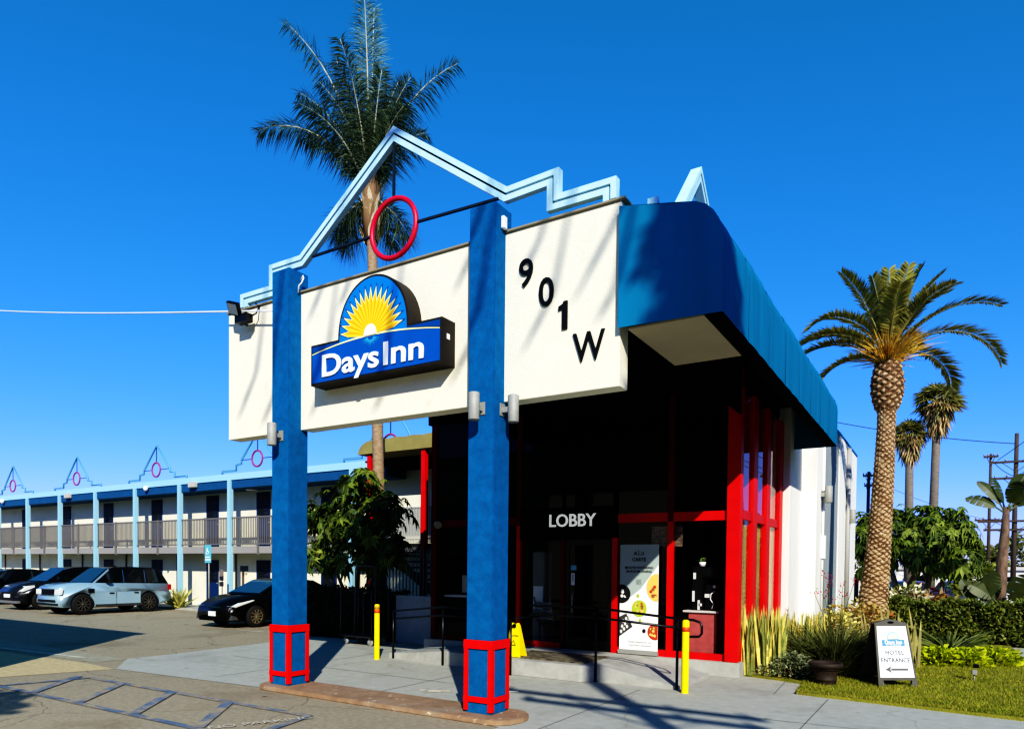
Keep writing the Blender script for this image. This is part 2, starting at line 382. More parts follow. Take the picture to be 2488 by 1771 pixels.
# zigzag rooftop frame
def zig_frame(t, pts, y, w, mats, depth=.14, axis='y'):
    """two parallel bars joined by a dark web, mitred along a polyline in the plane"""
    def off(P, d):
        out = []
        for i in range(len(P)):
            p = Vector(P[i]); dirs = []
            if i > 0: dirs.append((p - Vector(P[i - 1])).normalized())
            if i < len(P) - 1: dirs.append((Vector(P[i + 1]) - p).normalized())
            ns = [Vector((q.y, -q.x)) for q in dirs]
            nn = sum(ns, Vector((0, 0))) / len(ns); nn = nn / max(.25, nn.length_squared)
            out.append(p + nn * d)
        return out
    a0 = pts; a1 = off(pts, w * .42); a2 = off(pts, w * .56); a3 = off(pts, w)
    def band(mb, A, B, y0, y1):
        def mk(p, yy): return (p.x, yy, p.y) if axis == 'y' else (yy, p.x, p.y)
        A = [Vector(q) for q in A]; B = [Vector(q) for q in B]
        for i in range(len(A) - 1):
            v = [mk(A[i], y0), mk(A[i + 1], y0), mk(B[i + 1], y0), mk(B[i], y0), mk(A[i], y1), mk(A[i + 1], y1), mk(B[i + 1], y1), mk(B[i], y1)]
            f = [(0, 1, 2, 3), (7, 6, 5, 4), (0, 4, 5, 1), (2, 6, 7, 3)]
            if i == 0: f.append((0, 3, 7, 4))
            if i == len(A) - 2: f.append((1, 5, 6, 2))
            mb.mesh(v, f)
    m1 = MB(); band(m1, a0, a1, y - depth / 2, y + depth / 2); band(m1, a2, a3, y - depth / 2 + .01, y + depth / 2 - .01)
    fr = m1.build('frame', mats[0], t)
    m2 = MB(); band(m2, a1, a2, y - depth / 2 + .05, y + depth / 2 - .05); m2.build('groove', mats[1], fr)
def torus(c, R, r, axis='y', n=40, k=8, sx=1):
    P = []
    for i in range(n):
        a = 2 * PI * i / n
        P.append((c[0] + R * sx * cos(a), c[1], c[2] + R * sin(a)) if axis == 'y' else (c[0], c[1] + R * cos(a), c[2] + R * sin(a)))
    return MB().tube(P, r, k, closed=True)
t = thing('zigzag_frame', 'pale blue double-tube zigzag gable frame with a red ring above the cream sign wall', 'roof ornament', (-6.6, 7.42, 6.04))
ZZ = [(-9.82, 6.075), (-9.82, 6.29), (-9.12, 6.29), (-9.12, 6.61), (-8.42, 6.61), (-6.555, 7.95), (-4.69, 6.61), (-3.965, 6.64), (-3.965, 6.33), (-3.23, 6.33), (-3.23, 6.085)]
zig_frame(t, ZZ, 7.40, .165, (sky_trim, sky_trim_dk), depth=.10)
torus((-6.545, 7.36, 6.555), .40, .036).build('ring', mat('ring_red', (0.60, 0.012, 0.05), .4), t)
m = MB(); m.bar((-8.15, 7.36, 6.53), (-6.95, 7.36, 6.54), .03, .03); m.bar((-6.14, 7.36, 6.54), (-4.82, 7.36, 6.50), .03, .03); m.bar((-6.545, 7.36, 6.95), (-6.545, 7.36, 7.72), .03, .03)
m.build('rod', steel_dk, t)

# ornament on the right roof edge, lying along the awning
t = thing('zigzag_frame', 'small pale blue triangular frame on the roof behind the blue awning', 'roof ornament', (-2.8, 8.9, 5.9))
zig_frame(t, [(8.28, 5.9), (8.28, 6.34), (8.90, 7.04), (9.36, 6.60), (9.36, 5.9)], -2.8, .125, (sky_trim, sky_trim_dk), axis='x')
for a, zt in ((6.82 + .55, 5.98), (7.35 + .35, 6.0)): MB().prism([(a, 5.8), (a + .2, 5.8), (a, zt + .0)], 'x', -2.86, -2.74).build('step_end', sky_trim, t)

# ------------------------------------------------------------------ logo sign
t = thing('logo_sign', 'blue and yellow sunrise logo light box mounted on the cream sign wall', 'sign', (-6.68, 7.2, 4.5))
XL, XR, ZB, ZT, YF = -7.88, -5.49, 4.505, 5.085, 7.10
CX, RX, RZ = -6.69, .645, .775
def arch(rx, rz, zb, n=26, e=0):
    return [(CX + rx * cos(PI * k / n), zb + rz * max(0.0, sin(PI * k / n)) ** .92) for k in range(n + 1)]
outer = [(XL, ZB), (XR, ZB), (XR, ZT)] + arch(RX, RZ, ZT) + [(XL, ZT)]
cab = mat('sign_cabinet', (0.028, 0.022, 0.016), .6, var=.2, scale=3)
MB().prism(outer, 'y', YF, 7.379).build('cabinet', cab, t)
e = .03
blue_face = mat('sign_blue', (0.004, 0.115, 0.40), .3, var=.06, scale=2); sky_face = mat('sign_sky', (0.006, 0.22, 0.60), .3)
gold = mat('sign_gold', (0.86, 0.42, 0.004), .35); gold2 = mat('sign_yellow', (0.92, 0.66, 0.02), .35); cream = mat('sign_cream', (0.9, 0.86, 0.42), .35); darkray = mat('sign_darkray', (0.01, 0.05, 0.17), .35)
wht = mat('sign_white', (0.86, 0.86, 0.84), .35)
def hz(x):   # the curved horizon line of the logo
    u = (x - CX) / 1.18
    return 5.045 - .105 * u * u
m = MB()
xs = [XL + e + (XR - XL - 2 * e) * k / 30 for k in range(31)]
m.prism([(XL + e, ZB + e), (XR - e, ZB + e)] + [(x, min(hz(x), ZT - e)) for x in reversed(xs)], 'y', YF - .006, YF + .02, 0)
# strip part above the horizon line, both ends
for a, b in ((XL + e, CX - RX + e), (CX + RX - e, XR - e)):
    q = [a + (b - a) * k / 8 for k in range(9)]
    m.prism([(x, hz(x) + .022) for x in q] + [(b, ZT - e), (a, ZT - e)], 'y', YF - .005, YF + .02, 1)
ar = arch(RX - e, RZ - e, ZT)
q = [CX + (RX - e) * (1 - 2 * k / 16) for k in range(17)]
m.prism([(x, hz(x) + .0) for x in reversed(q)] + ar, 'y', YF - .0045, YF + .02, 2)
face = m.build('face_panel', [blue_face, mat('sign_navy', (0.004, 0.085, 0.29), .3), sky_face], t)
m = MB()
m.prism([(x, hz(x) - .004) for x in xs] + [(x, hz(x) + .022 - .014 * abs((x - CX) / 1.2)) for x in reversed(xs)], 'y', YF - .011, YF - .0065, 0)
m.build('horizon_line', cream, face)
sx0, sz0 = CX - .02, 5.05
def burst(n, r0, r1, y, mi, mb, ph=0, a0=4, a1=176, ez=1.12):
    pts = []
    for k in range(2 * n + 1):
        a = rad(a0 + (a1 - a0) * k / (2 * n)); r = r1 if k % 2 == 1 else r0
        pts.append((sx0 + r * cos(a), max(hz(sx0 + r * cos(a)) + .012, sz0 + r * ez * sin(a))))
    pts = [(sx0 + .2, hz(sx0 + .2) + .011)] + pts + [(sx0 - .2, hz(sx0 - .2) + .011)]
    mb.prism(pts, 'y', y, y + .002, mi)
m = MB()
burst(17, .44, .63, YF - .0075, 0, m); burst(17, .42, .585, YF - .0105, 1, m)
NR = 17
def rp(a, r): return (sx0 + r * cos(a), max(hz(sx0 + r * cos(a)) + .012, sz0 + r * 1.12 * sin(a)))
for k in range(NR):
    a0, a1, a2 = (rad(4 + 172 * q / (2 * NR)) for q in (2 * k, 2 * k + 1, 2 * k + 2))
    for (aa, ab, mi_) in ((a0, a1, 2), (a1, a2, 3)):
        P_ = [(sx0, sz0), rp(aa, .40 if aa != a1 else .52), rp(ab, .40 if ab != a1 else .52)]
        m.poly([(x, YF - .0135, z) for x, z in P_], mi_)
    a_ = (a0 + a1) / 2
cc_ = [(sx0 + .12 * cos(PI * k / 14), max(hz(sx0 + .12 * cos(PI * k / 14)) + .005, sz0 + .15 * sin(PI * k / 14))) for k in range(15)]
m.prism(cc_, 'y', YF - .019, YF - .017, 4)
for k in range(13):   # reflected rays below the horizon
    a = rad(200 + 140 * k / 12); r = U(.14, .2)
    d = Vector((cos(a), sin(a) * .8)); p = Vector((-d.y, d.x)).normalized() * .008
    zc = hz(sx0)
    m.poly([(sx0 + d.x * .05 - p.x, YF - .009, zc + d.y * .06 - p.y - .01), (sx0 + d.x * .05 + p.x, YF - .009, zc + d.y * .06 + p.y - .01), (sx0 + d.x * r, YF - .009, zc + d.y * r - .01)], 5)
m.build('sun_logo', [darkray, cream, gold, gold2, mat('sun_core', (0.95, 0.93, 0.7), .3), mat('sign_ray', (0.05, 0.42, 0.72), .3)], face)
text_mesh('Days', .43, front(-7.665, YF - .018, 4.608), wht, 'lettering', face, extrude=.005, bold=.009, align='LEFT', sx=1.31, space=1.0)
text_mesh('Inn', .43, front(-6.50, YF - .018, 4.608), wht, 'lettering', face, extrude=.005, bold=.009, align='LEFT', sx=1.40, space=1.0)
m = MB(); m.box(XR, XR + .006, 7.20, 7.26, 4.83, 4.90); m.build('side_tag', wht, t)

# ------------------------------------------------------------------ column lights, flood, cable
def sconce(p, side, label):
    t = thing('wall_light', label, 'light', p, group='grey cylinder lights on the entrance columns')
    x, y, z = p
    m = MB()
    if side == 'front':
        c = (x, y - .17); m.box(x - .055, x + .055, y - .012, y, z - .08, z + .08); m.box(x - .025, x + .025, y - .11, y - .012, z - .04, z + .03)
    else:
        c = (x + .17, y); m.box(x, x + .012, y - .055, y + .055, z - .08, z + .08); m.box(x + .012, x + .11, y - .025, y + .025, z - .04, z + .03)
    m.build('bracket', grey_metal, t, bevel=.004)
    MB().lathe([(0, z - .165), (.05, z - .165), (.05, z - .17), (.067, z - .17), (.07, z - .16), (.07, z + .155), (.062, z + .165), (0, z + .165)], (c[0], c[1], 0), 20).build('lamp_body', grey_metal, t)
sconce((-4.90, 7.15, 3.86), 'front', 'grey cylinder light on the front face of the right column')
sconce((-4.72, 7.33, 3.86), 'side', 'grey cylinder light on the right side face of the right column')
sconce((-8.585, 7.15, 3.86), 'front', 'grey cylinder light on the front face of the left column')
t = thing('flood_light', 'black LED floodlight tilted up on the left end of the sign wall', 'light', (-9.65, 7.3, 5.9))
m = MB(); m.box(-.14, .14, -.03, .03, -.105, .105); o = m.build('lamp_head', black_paint, None, bevel=.008)
R_ = Matrix.Translation((-9.66, 7.12, 5.96)) @ Matrix.Rotation(rad(18), 4, 'Y') @ Matrix.Rotation(rad(28), 4, 'X')
o.data.transform(R_); o.data.transform(Matrix.Translation((9.65, -7.3, -5.9))); o.parent = t; WORLD[o.name] = Vector((-9.65, 7.3, 5.9))
m = MB(); m.box(-.115, .115, -.036, -.031, -.08, .08); l_ = m.build('lens', mat('lens_grey', (.25, .28, .28), .2), None); l_.data.transform(R_); l_.data.transform(Matrix.Translation((9.65, -7.3, -5.9))); l_.parent = t
m = MB(); m.box(-9.68, -9.40, 7.14, 7.27, 5.74, 5.87); m.tube([(-9.42, 7.2, 5.8), (-9.33, 7.28, 5.88), (-9.36, 7.36, 6.02), (-9.45, 7.36, 6.08)], .012, 6); m.tube([(-9.66, 7.2, 5.80), (-9.68, 7.38, 5.78)], .016, 6)
m.build('driver_box', black_paint, t)
P = [Vector((-8.81, 7.2, 5.80)).lerp(Vector((-26, 7.2, 9.32)), k / 24) - Vector((0, 0, .55 * sin(PI * k / 24) * .35)) for k in range(25)]
tag(MB().tube(P, .014, 6).build('overhead_cable', mat('white_cable', (.75, .78, .8), .5)), 'thin white cable strung through the sky to the left blue column', 'cable')
t = thing('cable_loop', 'white looped wire clipped beside the top of the left blue column', 'cable', (-8.38, 7.35, 6.1))
m = MB(); m.tube([(-8.39, 7.3, 6.02), (-8.36, 7.29, 6.12), (-8.30, 7.29, 6.15), (-8.27, 7.3, 6.22), (-8.29, 7.31, 6.26), (-8.33, 7.3, 6.2)], .012, 6); m.build('wire', white_paint, t)
t = thing('junction_box', 'small white box clipped to the right column at the fascia coping', 'electrical box', (-4.70, 7.3, 6.1))
MB().box(-4.715, -4.67, 7.26, 7.34, 6.07, 6.22).build('box_body', white_paint, t, bevel=.006)
t = thing('security_lamp', 'round white lamp peeping out behind the right column light', 'light', (-5.2, 7.7, 3.9))
m = MB(); m.lathe([(0, -.09), (.05, -.08), (.085, -.03), (.09, .02), (.05, .09), (.03, .12), (0, .12)], (-5.30, 7.72, 3.86), 14); m.build('lamp_bulb', white_paint, t)
m = MB(); m.box(-5.33, -5.27, 7.69, 7.75, 3.96, 3.99); m.build('mount', steel_dk, t)

# ================================================================== LOBBY BUILDING
LB = thing('lobby_building', 'lobby building with red framed glass front and blue scalloped awning', 'building', (-6.5, 12.5, 0))
FZ = .27
# plinth ledge, walls, roof
m = MB(); m.box(-10.0, -2.98, 12.34, 16.5, 0, FZ); m.build('plinth', concrete_lt, LB, bevel=.01)
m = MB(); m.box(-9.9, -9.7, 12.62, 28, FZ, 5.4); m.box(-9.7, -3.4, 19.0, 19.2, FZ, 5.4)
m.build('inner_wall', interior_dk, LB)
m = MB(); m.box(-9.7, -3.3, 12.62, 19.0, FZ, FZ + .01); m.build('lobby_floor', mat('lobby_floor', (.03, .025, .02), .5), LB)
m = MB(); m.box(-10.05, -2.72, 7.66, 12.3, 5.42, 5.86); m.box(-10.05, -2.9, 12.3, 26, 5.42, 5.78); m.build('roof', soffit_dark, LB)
MB().box(-10.0, -3.3, 12.5, 16.4, 5.782, 7.3).build('upper_wall', stucco_white, LB)
m = MB(); m.box(-3.06, -2.20, 7.34, 8.95, 4.575, 4.60); m.build('soffit', soffit_beige, LB)
# inner face of the awning: dark lining between soffit and fascia, and header above the front glass
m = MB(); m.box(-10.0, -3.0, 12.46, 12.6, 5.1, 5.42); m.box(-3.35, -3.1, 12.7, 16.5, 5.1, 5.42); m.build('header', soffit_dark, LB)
# white side walls
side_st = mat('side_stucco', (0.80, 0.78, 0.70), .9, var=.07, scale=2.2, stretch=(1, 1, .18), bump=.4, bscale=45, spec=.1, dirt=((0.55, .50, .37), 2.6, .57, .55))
for q in ((-3.6, -2.86, 16.0, 17.45, 5.72), (-3.6, -2.53, 17.452, 18.6, 5.74), (-3.4, -2.55, 21.65, 26.1, 5.72), (-9.9, -3.402, 25.9, 26.1, 5.7)): MB().box(q[0], q[1], q[2], q[3], 0, q[4]).build('side_wall', side_st, LB, bevel=.008)
m = MB(); m.box(-3.4, -2.58, 18.602, 21.648, 0, 5.70); m.build('shadow_band', mat('shadow_stucco', (0.34, 0.37, 0.36), .9, var=.06, scale=2), LB)  # grey colour stands in for a cast shadow on the white wall
m = MB(); m.prism([(-2.54, 5.725), (-2.54, 5.80), (-2.9, 6.2), (-3.4, 6.2), (-3.4, 5.725)], 'y', 21.6, 26.15); m.box(-3.5, -2.86, 21.56, 26.2, 6.202, 6.24)
m.build('roof_cap', stucco_blue, LB)
m = MB(); m.tube([(-2.50, 18.3, 5.7), (-2.50, 18.3, 0.4)], .03, 8); m.box(-2.528, -2.43, 18.23, 18.37, 2.2, 2.75); m.build('conduit', white_paint, LB)
m = MB(); m.tube([(-2.49, 23.3, 5.6), (-2.49, 23.3, .2)], .07, 8); m.build('downspout', mat('spout_grey', (.36, .36, .33), .6), LB)

def pane_y(m, a, b, y, z0, z1): m.poly([(a, y, z0), (b, y, z0), (b, y, z1), (a, y, z1)])
def pane_x(m, x, a, b, z0, z1): m.poly([(x, a, z0), (x, b, z0), (x, b, z1), (x, a, z1)])
# front glazing
fr = MB(); yF0, yF1 = 12.46, 12.56
def post(x, w, z0=FZ, z1=5.1): MB().box(x - w / 2, x + w / 2, yF0, yF1, z0, z1).build('mullion', red_dull, LB)
red_shade = mat('red_shaded', (0.16, 0.004, 0.005), 0.6, var=.2, scale=3, spec=.15)  # darker copy of the frame red, with the canopy shade put in
def post2(x, w, zs=2.78):
    MB().box(x - w / 2, x + w / 2, yF0, yF1, FZ, zs).build('mullion', red_dull, LB)
    MB().box(x - w / 2 + .004, x + w / 2 - .004, yF0 + .004, yF1, zs + .001, 5.1).build('mullion', red_shade, LB)
MB().box(-9.895, -9.765, yF0, yF1, FZ, 5.1).build('mullion', red_shade, LB)
post2(-7.58, .10); MB().box(-6.57, -6.49, yF0, yF1, FZ, 2.48).build('mullion', red_shade, LB); post2(-4.30, .11)
MB().box(-5.455, -5.345, yF0, yF1, FZ, 2.50).build('mullion', red_dull, LB)
for a, b in ((-9.765, -7.63), (-5.345, -4.355), (-4.245, -3.265)): MB().box(a, b, 12.47, 12.55, 2.78, 2.95).build('transom', red_dull if a > -6 else red_shade, LB)
for a, b in ((-9.765, -7.63), (-7.53, -6.57), (-5.345, -4.355), (-4.245, -3.265)): MB().box(a, b, 12.47, 12.55, FZ, FZ + .12).build('bottom_rail', red_dull if a > -8 else red_shade, LB)
MB().box(-3.262, -3.03, 12.40, 12.62, FZ, 5.42).build('corner_post', red_dull, LB, bevel=.01)
bays = [(-9.765, -7.63), (-7.53, -6.57), (-6.49, -5.455), (-5.345, -4.355), (-4.245, -3.265)]
for i, (a, b) in enumerate(bays):
    m = MB(); pane_y(m, a, b, 12.508, 2.952 if i not in (1, 2) else 3.12, 5.1); m.build('window_pane', glass, LB, fixn=False)
    if i != 2:
        m = MB(); pane_y(m, a, b, 12.508, FZ + .122, 2.778 if i != 1 else 2.46); m.build('window_pane', glass, LB, fixn=False)
m = MB(); m.box(-7.53, -5.455, 12.44, 12.57, 2.48, 3.12); m.build('sign_band', black_matt, LB)
let = text_mesh('LOBBY', .352, front(-6.32, 12.425, 2.735), mat('letter_glow', (0.78, 0.78, 0.74), .5, emit=.42), 'lettering', LB, extrude=.012, bold=.006, sx=.98)  # weak glow added so the letters stay bright under the canopy
# glass door, black stiles, pull bar
d = MB()
for a, b in ((-6.485, -6.40), (-5.545, -5.46)): d.box(a, b, 12.50, 12.55, FZ, 2.47)
d.box(-6.40, -5.545, 12.50, 12.55, FZ, FZ + .2); d.box(-6.40, -5.545, 12.50, 12.55, 2.36, 2.47)
dr = d.build('door', black_paint, LB)
m = MB(); pane_y(m, -6.40, -5.545, 12.524, FZ + .2, 2.36); m.build('door_pane', glass, dr, fixn=False)
m = MB(); m.tube([(-6.30, 12.49, 1.0), (-6.30, 12.44, 1.05), (-6.30, 12.44, 1.35), (-6.30, 12.49, 1.4)], .014, 8); m.build('door_handle', grey_metal, dr)
m = MB(); m.box(-6.36, -6.28, 12.512, 12.517, 1.56, 1.80); m.box(-6.33, -6.31, 12.512, 12.517, 1.62, 1.78, 1); m.box(-6.37, -6.24, 12.512, 12.517, 1.86, 1.96, 2); m.build('door_sticker', [white_paint, black_matt, mat('sticker_blue', (.2, .45, .6), .5)], dr)
# side glazing (faces the garden): fins, rail, panes
for (a, b) in ((13.28, 13.60), (14.40, 14.72), (15.66, 15.995)): MB().box(-3.22, -3.0, a, b, FZ, 5.1).build('mullion', red_dull, LB)
SB = ((12.62, 13.278), (13.602, 14.398), (14.722, 15.658))
for a, b in SB:
    MB().box(-3.14, -3.025, a, b, 2.80, 2.96).build('transom', red_dull, LB); MB().box(-3.14, -3.025, a, b, FZ, .62).build('bottom_rail', red_dull, LB)
    m = MB(); pane_x(m, -3.046, a, b, 2.962, 5.1); m.build('window_pane', glass_side, LB, fixn=False)
    m = MB(); pane_x(m, -3.046, a, b, .622, 2.798); m.build('window_pane', glass, LB, fixn=False)
cm = mat('olive_curtain', (0.34, 0.25, 0.10), .9, var=.3, scale=6, stretch=(1, 4, .3))
for a, b in ((12.66, 13.25), (13.63, 14.37), (14.76, 15.63)):
    m = MB(); n = 14
    for k in range(n):
        y0 = a + (b - a) * k / n; y1 = a + (b - a) * (k + 1) / n
        m.poly([(-3.13 + .03 * (k % 2), y0, .7), (-3.13 + .03 * ((k + 1) % 2), y1, .7), (-3.13 + .03 * ((k + 1) % 2), y1, 2.8), (-3.13 + .03 * (k % 2), y0, 2.8)])
    m.build('curtain', cm, LB)
# awning: end cap plus scalloped barrel along the side
AX, AZB = -2.0, 4.57
prof = [(AX, AZB), (AX, 5.32), (AX - .012, 5.43), (AX - .05, 5.54), (AX - .11, 5.64), (AX - .19, 5.72), (AX - .30, 5.775), (AX - .46, 5.81)]
m = MB(); Y0, Y1 = 7.30, 16.4; NS = 160; PER = .56
rows = []
for i in range(NS + 1):
    yy = Y0 + (Y1 - Y0) * i / NS; s_ = abs(sin(PI * (yy - Y0) / PER)) ** .6 * (.8 + .3 * sin(yy * 2.3))
    row = []
    for k, (x, z) in enumerate(prof):
        w = min(1, max(0, (z - 5.2) / .5)); row.append((x + .012 * s_ * (1 - w) - .0, yy, z + (.075 * s_ - .04) * w))
    rows.append(row)
n = len(prof); vs = [p for r in rows for p in r]; fs = []
for i in range(NS):
    for k in range(n - 1): fs.append((i * n + k, (i + 1) * n + k, (i + 1) * n + k + 1, i * n + k + 1))
m.mesh(vs, fs, 0, True)
capL = [(-3.165, 4.60)] + [(AX, AZB)] + prof[1:] + [(-2.46, 5.80), (-3.165, 5.95)]
m.poly([(x, Y0, z) for x, z in capL], 0); m.poly([(x, Y1, z) for x, z in [(-2.96, AZB), (AX, AZB)] + prof[1:] + [(-2.96, 5.8)]], 0)
m.poly([(-2.46, Y0, 5.81), (-2.46, Y1, 5.81), (-3.1, Y1, 5.86), (-3.165, Y0, 5.95)], 0)
aw = m.build('awning', awning_blue, LB, fixn=False)
for k in range(2, int((Y1 - Y0) / PER) + 1, 2):
    yy = Y0 + PER * k
    MB().tube([(AX + .002, yy, AZB + .005), (AX + .002, yy, 5.32), (AX - .045, yy, 5.535), (AX - .18, yy, 5.70)], .005, 5).build('awning_seam', mat('seam_blue', (0.002, 0.09, 0.19), .8), aw)
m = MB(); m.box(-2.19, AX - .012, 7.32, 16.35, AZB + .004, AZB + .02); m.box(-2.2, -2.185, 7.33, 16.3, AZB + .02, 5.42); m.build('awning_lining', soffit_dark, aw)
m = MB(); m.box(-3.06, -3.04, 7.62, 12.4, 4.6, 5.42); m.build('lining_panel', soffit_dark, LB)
m = MB(); m.tube([(-9.70, 12.44, 2.86), (-9.66, 12.40, 2.83)], .09, 12); m.build('round_sensor', grey_metal, LB)

# side wall lights
for (y_, z_, lab) in ((18.1, 3.72, 'grey cylinder light on the lit white side wall above the garden'), (23.3, 3.55, 'grey cylinder light on the far end of the white side wall')):
    t = thing('wall_light', lab, 'light', (-2.52, y_, z_), group='cylinder lights on the side wall')
    MB().lathe([(0, -.2), (.085, -.2), (.09, -.19), (.09, .19), (.08, .2), (0, .2)], (-2.36, y_, z_), 16).build('lamp_body', grey_metal, t)
    MB().box(-2.528, -2.44, y_ - .04, y_ + .04, z_ - .05, z_ + .05).build('bracket', grey_metal, t)

# entry platform with two ramps
PF = thing('entry_platform', 'raised grey concrete landing with sloping ramps in front of the lobby doors', 'platform', (-6.5, 11.4, 0))
m = MB(); m.prism([(-8.1, 10.66), (-6.5, 10.40), (-5.1, 10.38), (-4.87, 10.62), (-4.87, 12.335), (-8.1, 12.335)], 'z', 0, .28); m.build('landing', concrete_lt, PF, bevel=.012)
m = MB(); m.mesh([(-4.868, 10.64, 0), (-3.5, 10.62, 0), (-3.5, 12.335, 0), (-4.868, 12.335, 0), (-4.868, 10.64, .278), (-3.5, 10.62, .05), (-3.5, 12.335, .05), (-4.868, 12.335, .278)], [(0, 3, 2, 1), (4, 5, 6, 7), (0, 1, 5, 4), (1, 2, 6, 5), (2, 3, 7, 6), (3, 0, 4, 7)]); m.build('ramp', concrete_lt, PF, bevel=.006)
m = MB(); m.mesh([(-9.75, 10.9, 0), (-8.102, 10.68, 0), (-8.102, 12.335, 0), (-9.75, 12.335, 0), (-9.75, 10.9, .1), (-8.102, 10.68, .278), (-8.102, 12.335, .278), (-9.75, 12.335, .1)], [(0, 3, 2, 1), (4, 5, 6, 7), (0, 1, 5, 4), (1, 2, 6, 5), (2, 3, 7, 6), (3, 0, 4, 7)]); m.build('ramp', concrete_lt, PF, bevel=.006)
t = thing('door_mat', 'dark doormat with pale pattern lying on the landing before the lobby door', 'mat', (-6.0, 11.2, .28))
MB().box(-6.75, -5.15, 10.62, 11.7, .282, .297).build('mat_body', mat('mat_dark', (.03, .025, .02), .95, col2=(.30, .26, .17), scale=7, bump=.5), t)

def rail(name, label, paths, posts, base):
    t = thing(name, label, 'handrail', base, group='black pipe handrails of the entry ramps')
    m = MB()
    for p in paths: m.tube(p, .02, 8)
    m.build('rail', black_paint, t)
    for (x, y, z0, z1) in posts: MB().tube([(x, y, z0), (x, y, z1)], .022, 8).build('post', black_paint, t)
rail('handrail', 'black pipe handrail with looped end beside the right hand ramp', [
    [(-6.2, 10.6, 1.24), (-4.9, 10.6, 1.24), (-3.62, 10.56, 1.14), (-3.25, 10.56, 1.12), (-3.15, 10.56, 1.09), (-3.12, 10.56, 1.03), (-3.12, 10.56, .92), (-3.16, 10.56, .87), (-3.3, 10.56, .86), (-3.5, 10.56, .87)],
    [(-6.2, 10.6, 1.08), (-4.9, 10.6, 1.08), (-3.52, 10.56, .99)]], [(-4.9, 10.58, 0, 1.24), (-3.5, 10.56, 0.03, 1.14)], (-4.4, 10.58, 0))
rail('handrail', 'black pipe handrail beside the left hand ramp behind the left bollard', [
    [(-9.6, 10.86, .98), (-8.15, 10.62, 1.13), (-6.7, 10.5, 1.13)], [(-9.6, 10.86, .82), (-8.15, 10.62, .97), (-6.7, 10.5, .97)]], [(-9.6, 10.86, 0, .98), (-8.15, 10.64, 0, 1.13)], (-8.9, 10.8, 0))
rail('handrail', 'short black handrail post in front of the yellow wet floor sign', [[(-6.44, 10.5, 1.0), (-6.44, 11.6, 1.0)]], [(-6.44, 10.36, 0, 1.0)], (-6.44, 10.5, 0))

def bollard(x, y, label, band):
    t = thing('bollard', label, 'bollard', (x, y, 0), group='yellow bollards before the lobby ramps')
    MB().lathe([(.055, 0), (.055, 1.09), (.048, 1.115), (.03, 1.128), (0, 1.13)], (x, y, 0), 20).build('post', yellow, t)
    MB().lathe([(.0555, .95), (.0568, .95), (.0568, 1.02), (.0555, 1.02)], (x, y, 0), 20).build('reflector_band', mat('band_orange', (.72, .10, .01), .4), t)
    if band: MB().lathe([(.0555, 1.025), (.0568, 1.025), (.0568, 1.085), (.052, 1.10)], (x, y, 0), 20).build('top_band', mat('band_ochre', (.55, .32, .02), .5), t)
bollard(-9.763, 10.55, 'yellow bollard with ochre top near the luggage cart', True)
bollard(-3.33, 10.43, 'yellow bollard with orange band at the foot of the right ramp', False)

# yellow wet floor sign on the landing
t = thing('wet_floor_sign', 'yellow folding caution sign standing on the landing beside the right column', 'sign', (-6.6, 10.72, .28))
def slab(y0, y1, name):
    m = MB(); 
    P = [(-6.70, .28), (-6.40, .28), (-6.47, .86), (-6.49, .90), (-6.64, .90), (-6.66, .86)]
    n = len(P)
    v = [(x, y0 + (y1 - y0) * (z - .28) / .62, z) for x, z in P] + [(x, y0 + (y1 - y0) * (z - .28) / .62 + .015, z) for x, z in P]
    m.mesh(v, [tuple(range(n)), tuple(range(2 * n - 1, n - 1, -1))] + [(i, (i + 1) % n, n + (i + 1) % n, n + i) for i in range(n)]); return m.build(name, yellow, t)
pn = slab(10.62, 10.70, 'front_panel'); slab(10.86, 10.72, 'back_panel')
tilt = math.atan2(.08, .62)
M_ = Matrix.Translation((-6.56, 10.642, .50)) @ Matrix.Rotation(-tilt, 4, 'X') @ Matrix.Rotation(PI / 2, 4, 'X')
m = MB(); m.poly([(-.055, 0, .004), (.055, 0, .004), (0, .10, .004)]); m.poly([(-.035, .012, .006), (.035, .012, .006), (0, .078, .006)], 1); o = m.build('warning_triangle', [black_matt, yellow], None); o.data.transform(M_); o.data.transform(Matrix.Translation((6.6, -10.72, -.28))); o.parent = pn
text_mesh('CAUTION', .042, M_ @ Matrix.Translation((0, .16, .004)), black_matt, 'lettering', pn, extrude=.001)
m = MB(); m.box(-6.595, -6.535, 10.66, 10.72, .82, .87); m.build('handle_slot', black_matt, t)

# luggage cart
t = thing('luggage_cart', 'grey hotel luggage cart with tubular frame by the dark hedge', 'cart', (-11.9, 12.5, 0))
cm = mat('cart_grey', (.16, .15, .14), .4, metal=.5)
m = MB(); m.box(-12.42, -11.38, 12.1, 12.75, .19, .25); m.build('platform', mat('cart_deck', (.06, .055, .05), .7), t, bevel=.01)
m = MB()
for x in (-12.40, -11.40):
    m.tube([(x, 12.13, .2), (x, 12.13, 1.32)], .017, 6); m.tube([(x, 12.72, .2), (x, 12.72, 1.32)], .017, 6)
for x in (-11.95, -11.66): m.tube([(x, 12.13, .2), (x, 12.13, 1.3)], .014, 6)
m.tube([(-12.4, 12.42, 1.3), (-12.2, 12.42, 1.3)], .016, 6)
P = [(-12.2, 12.42, .25), (-12.2, 12.42, 1.80)] + [(-12.2 + .1 - .1 * cos(a), 12.42, 1.80 + .1 * sin(a)) for a in (.5, 1.0, 1.57)] + [(-11.55 - .1 + .1 * sin(a), 12.42, 1.80 + .1 * cos(a)) for a in (0, .6, 1.2)] + [(-11.55, 12.42, 1.2), (-11.55, 12.42, .25)]
m.tube(P, .018, 6); m.build('frame', cm, t)
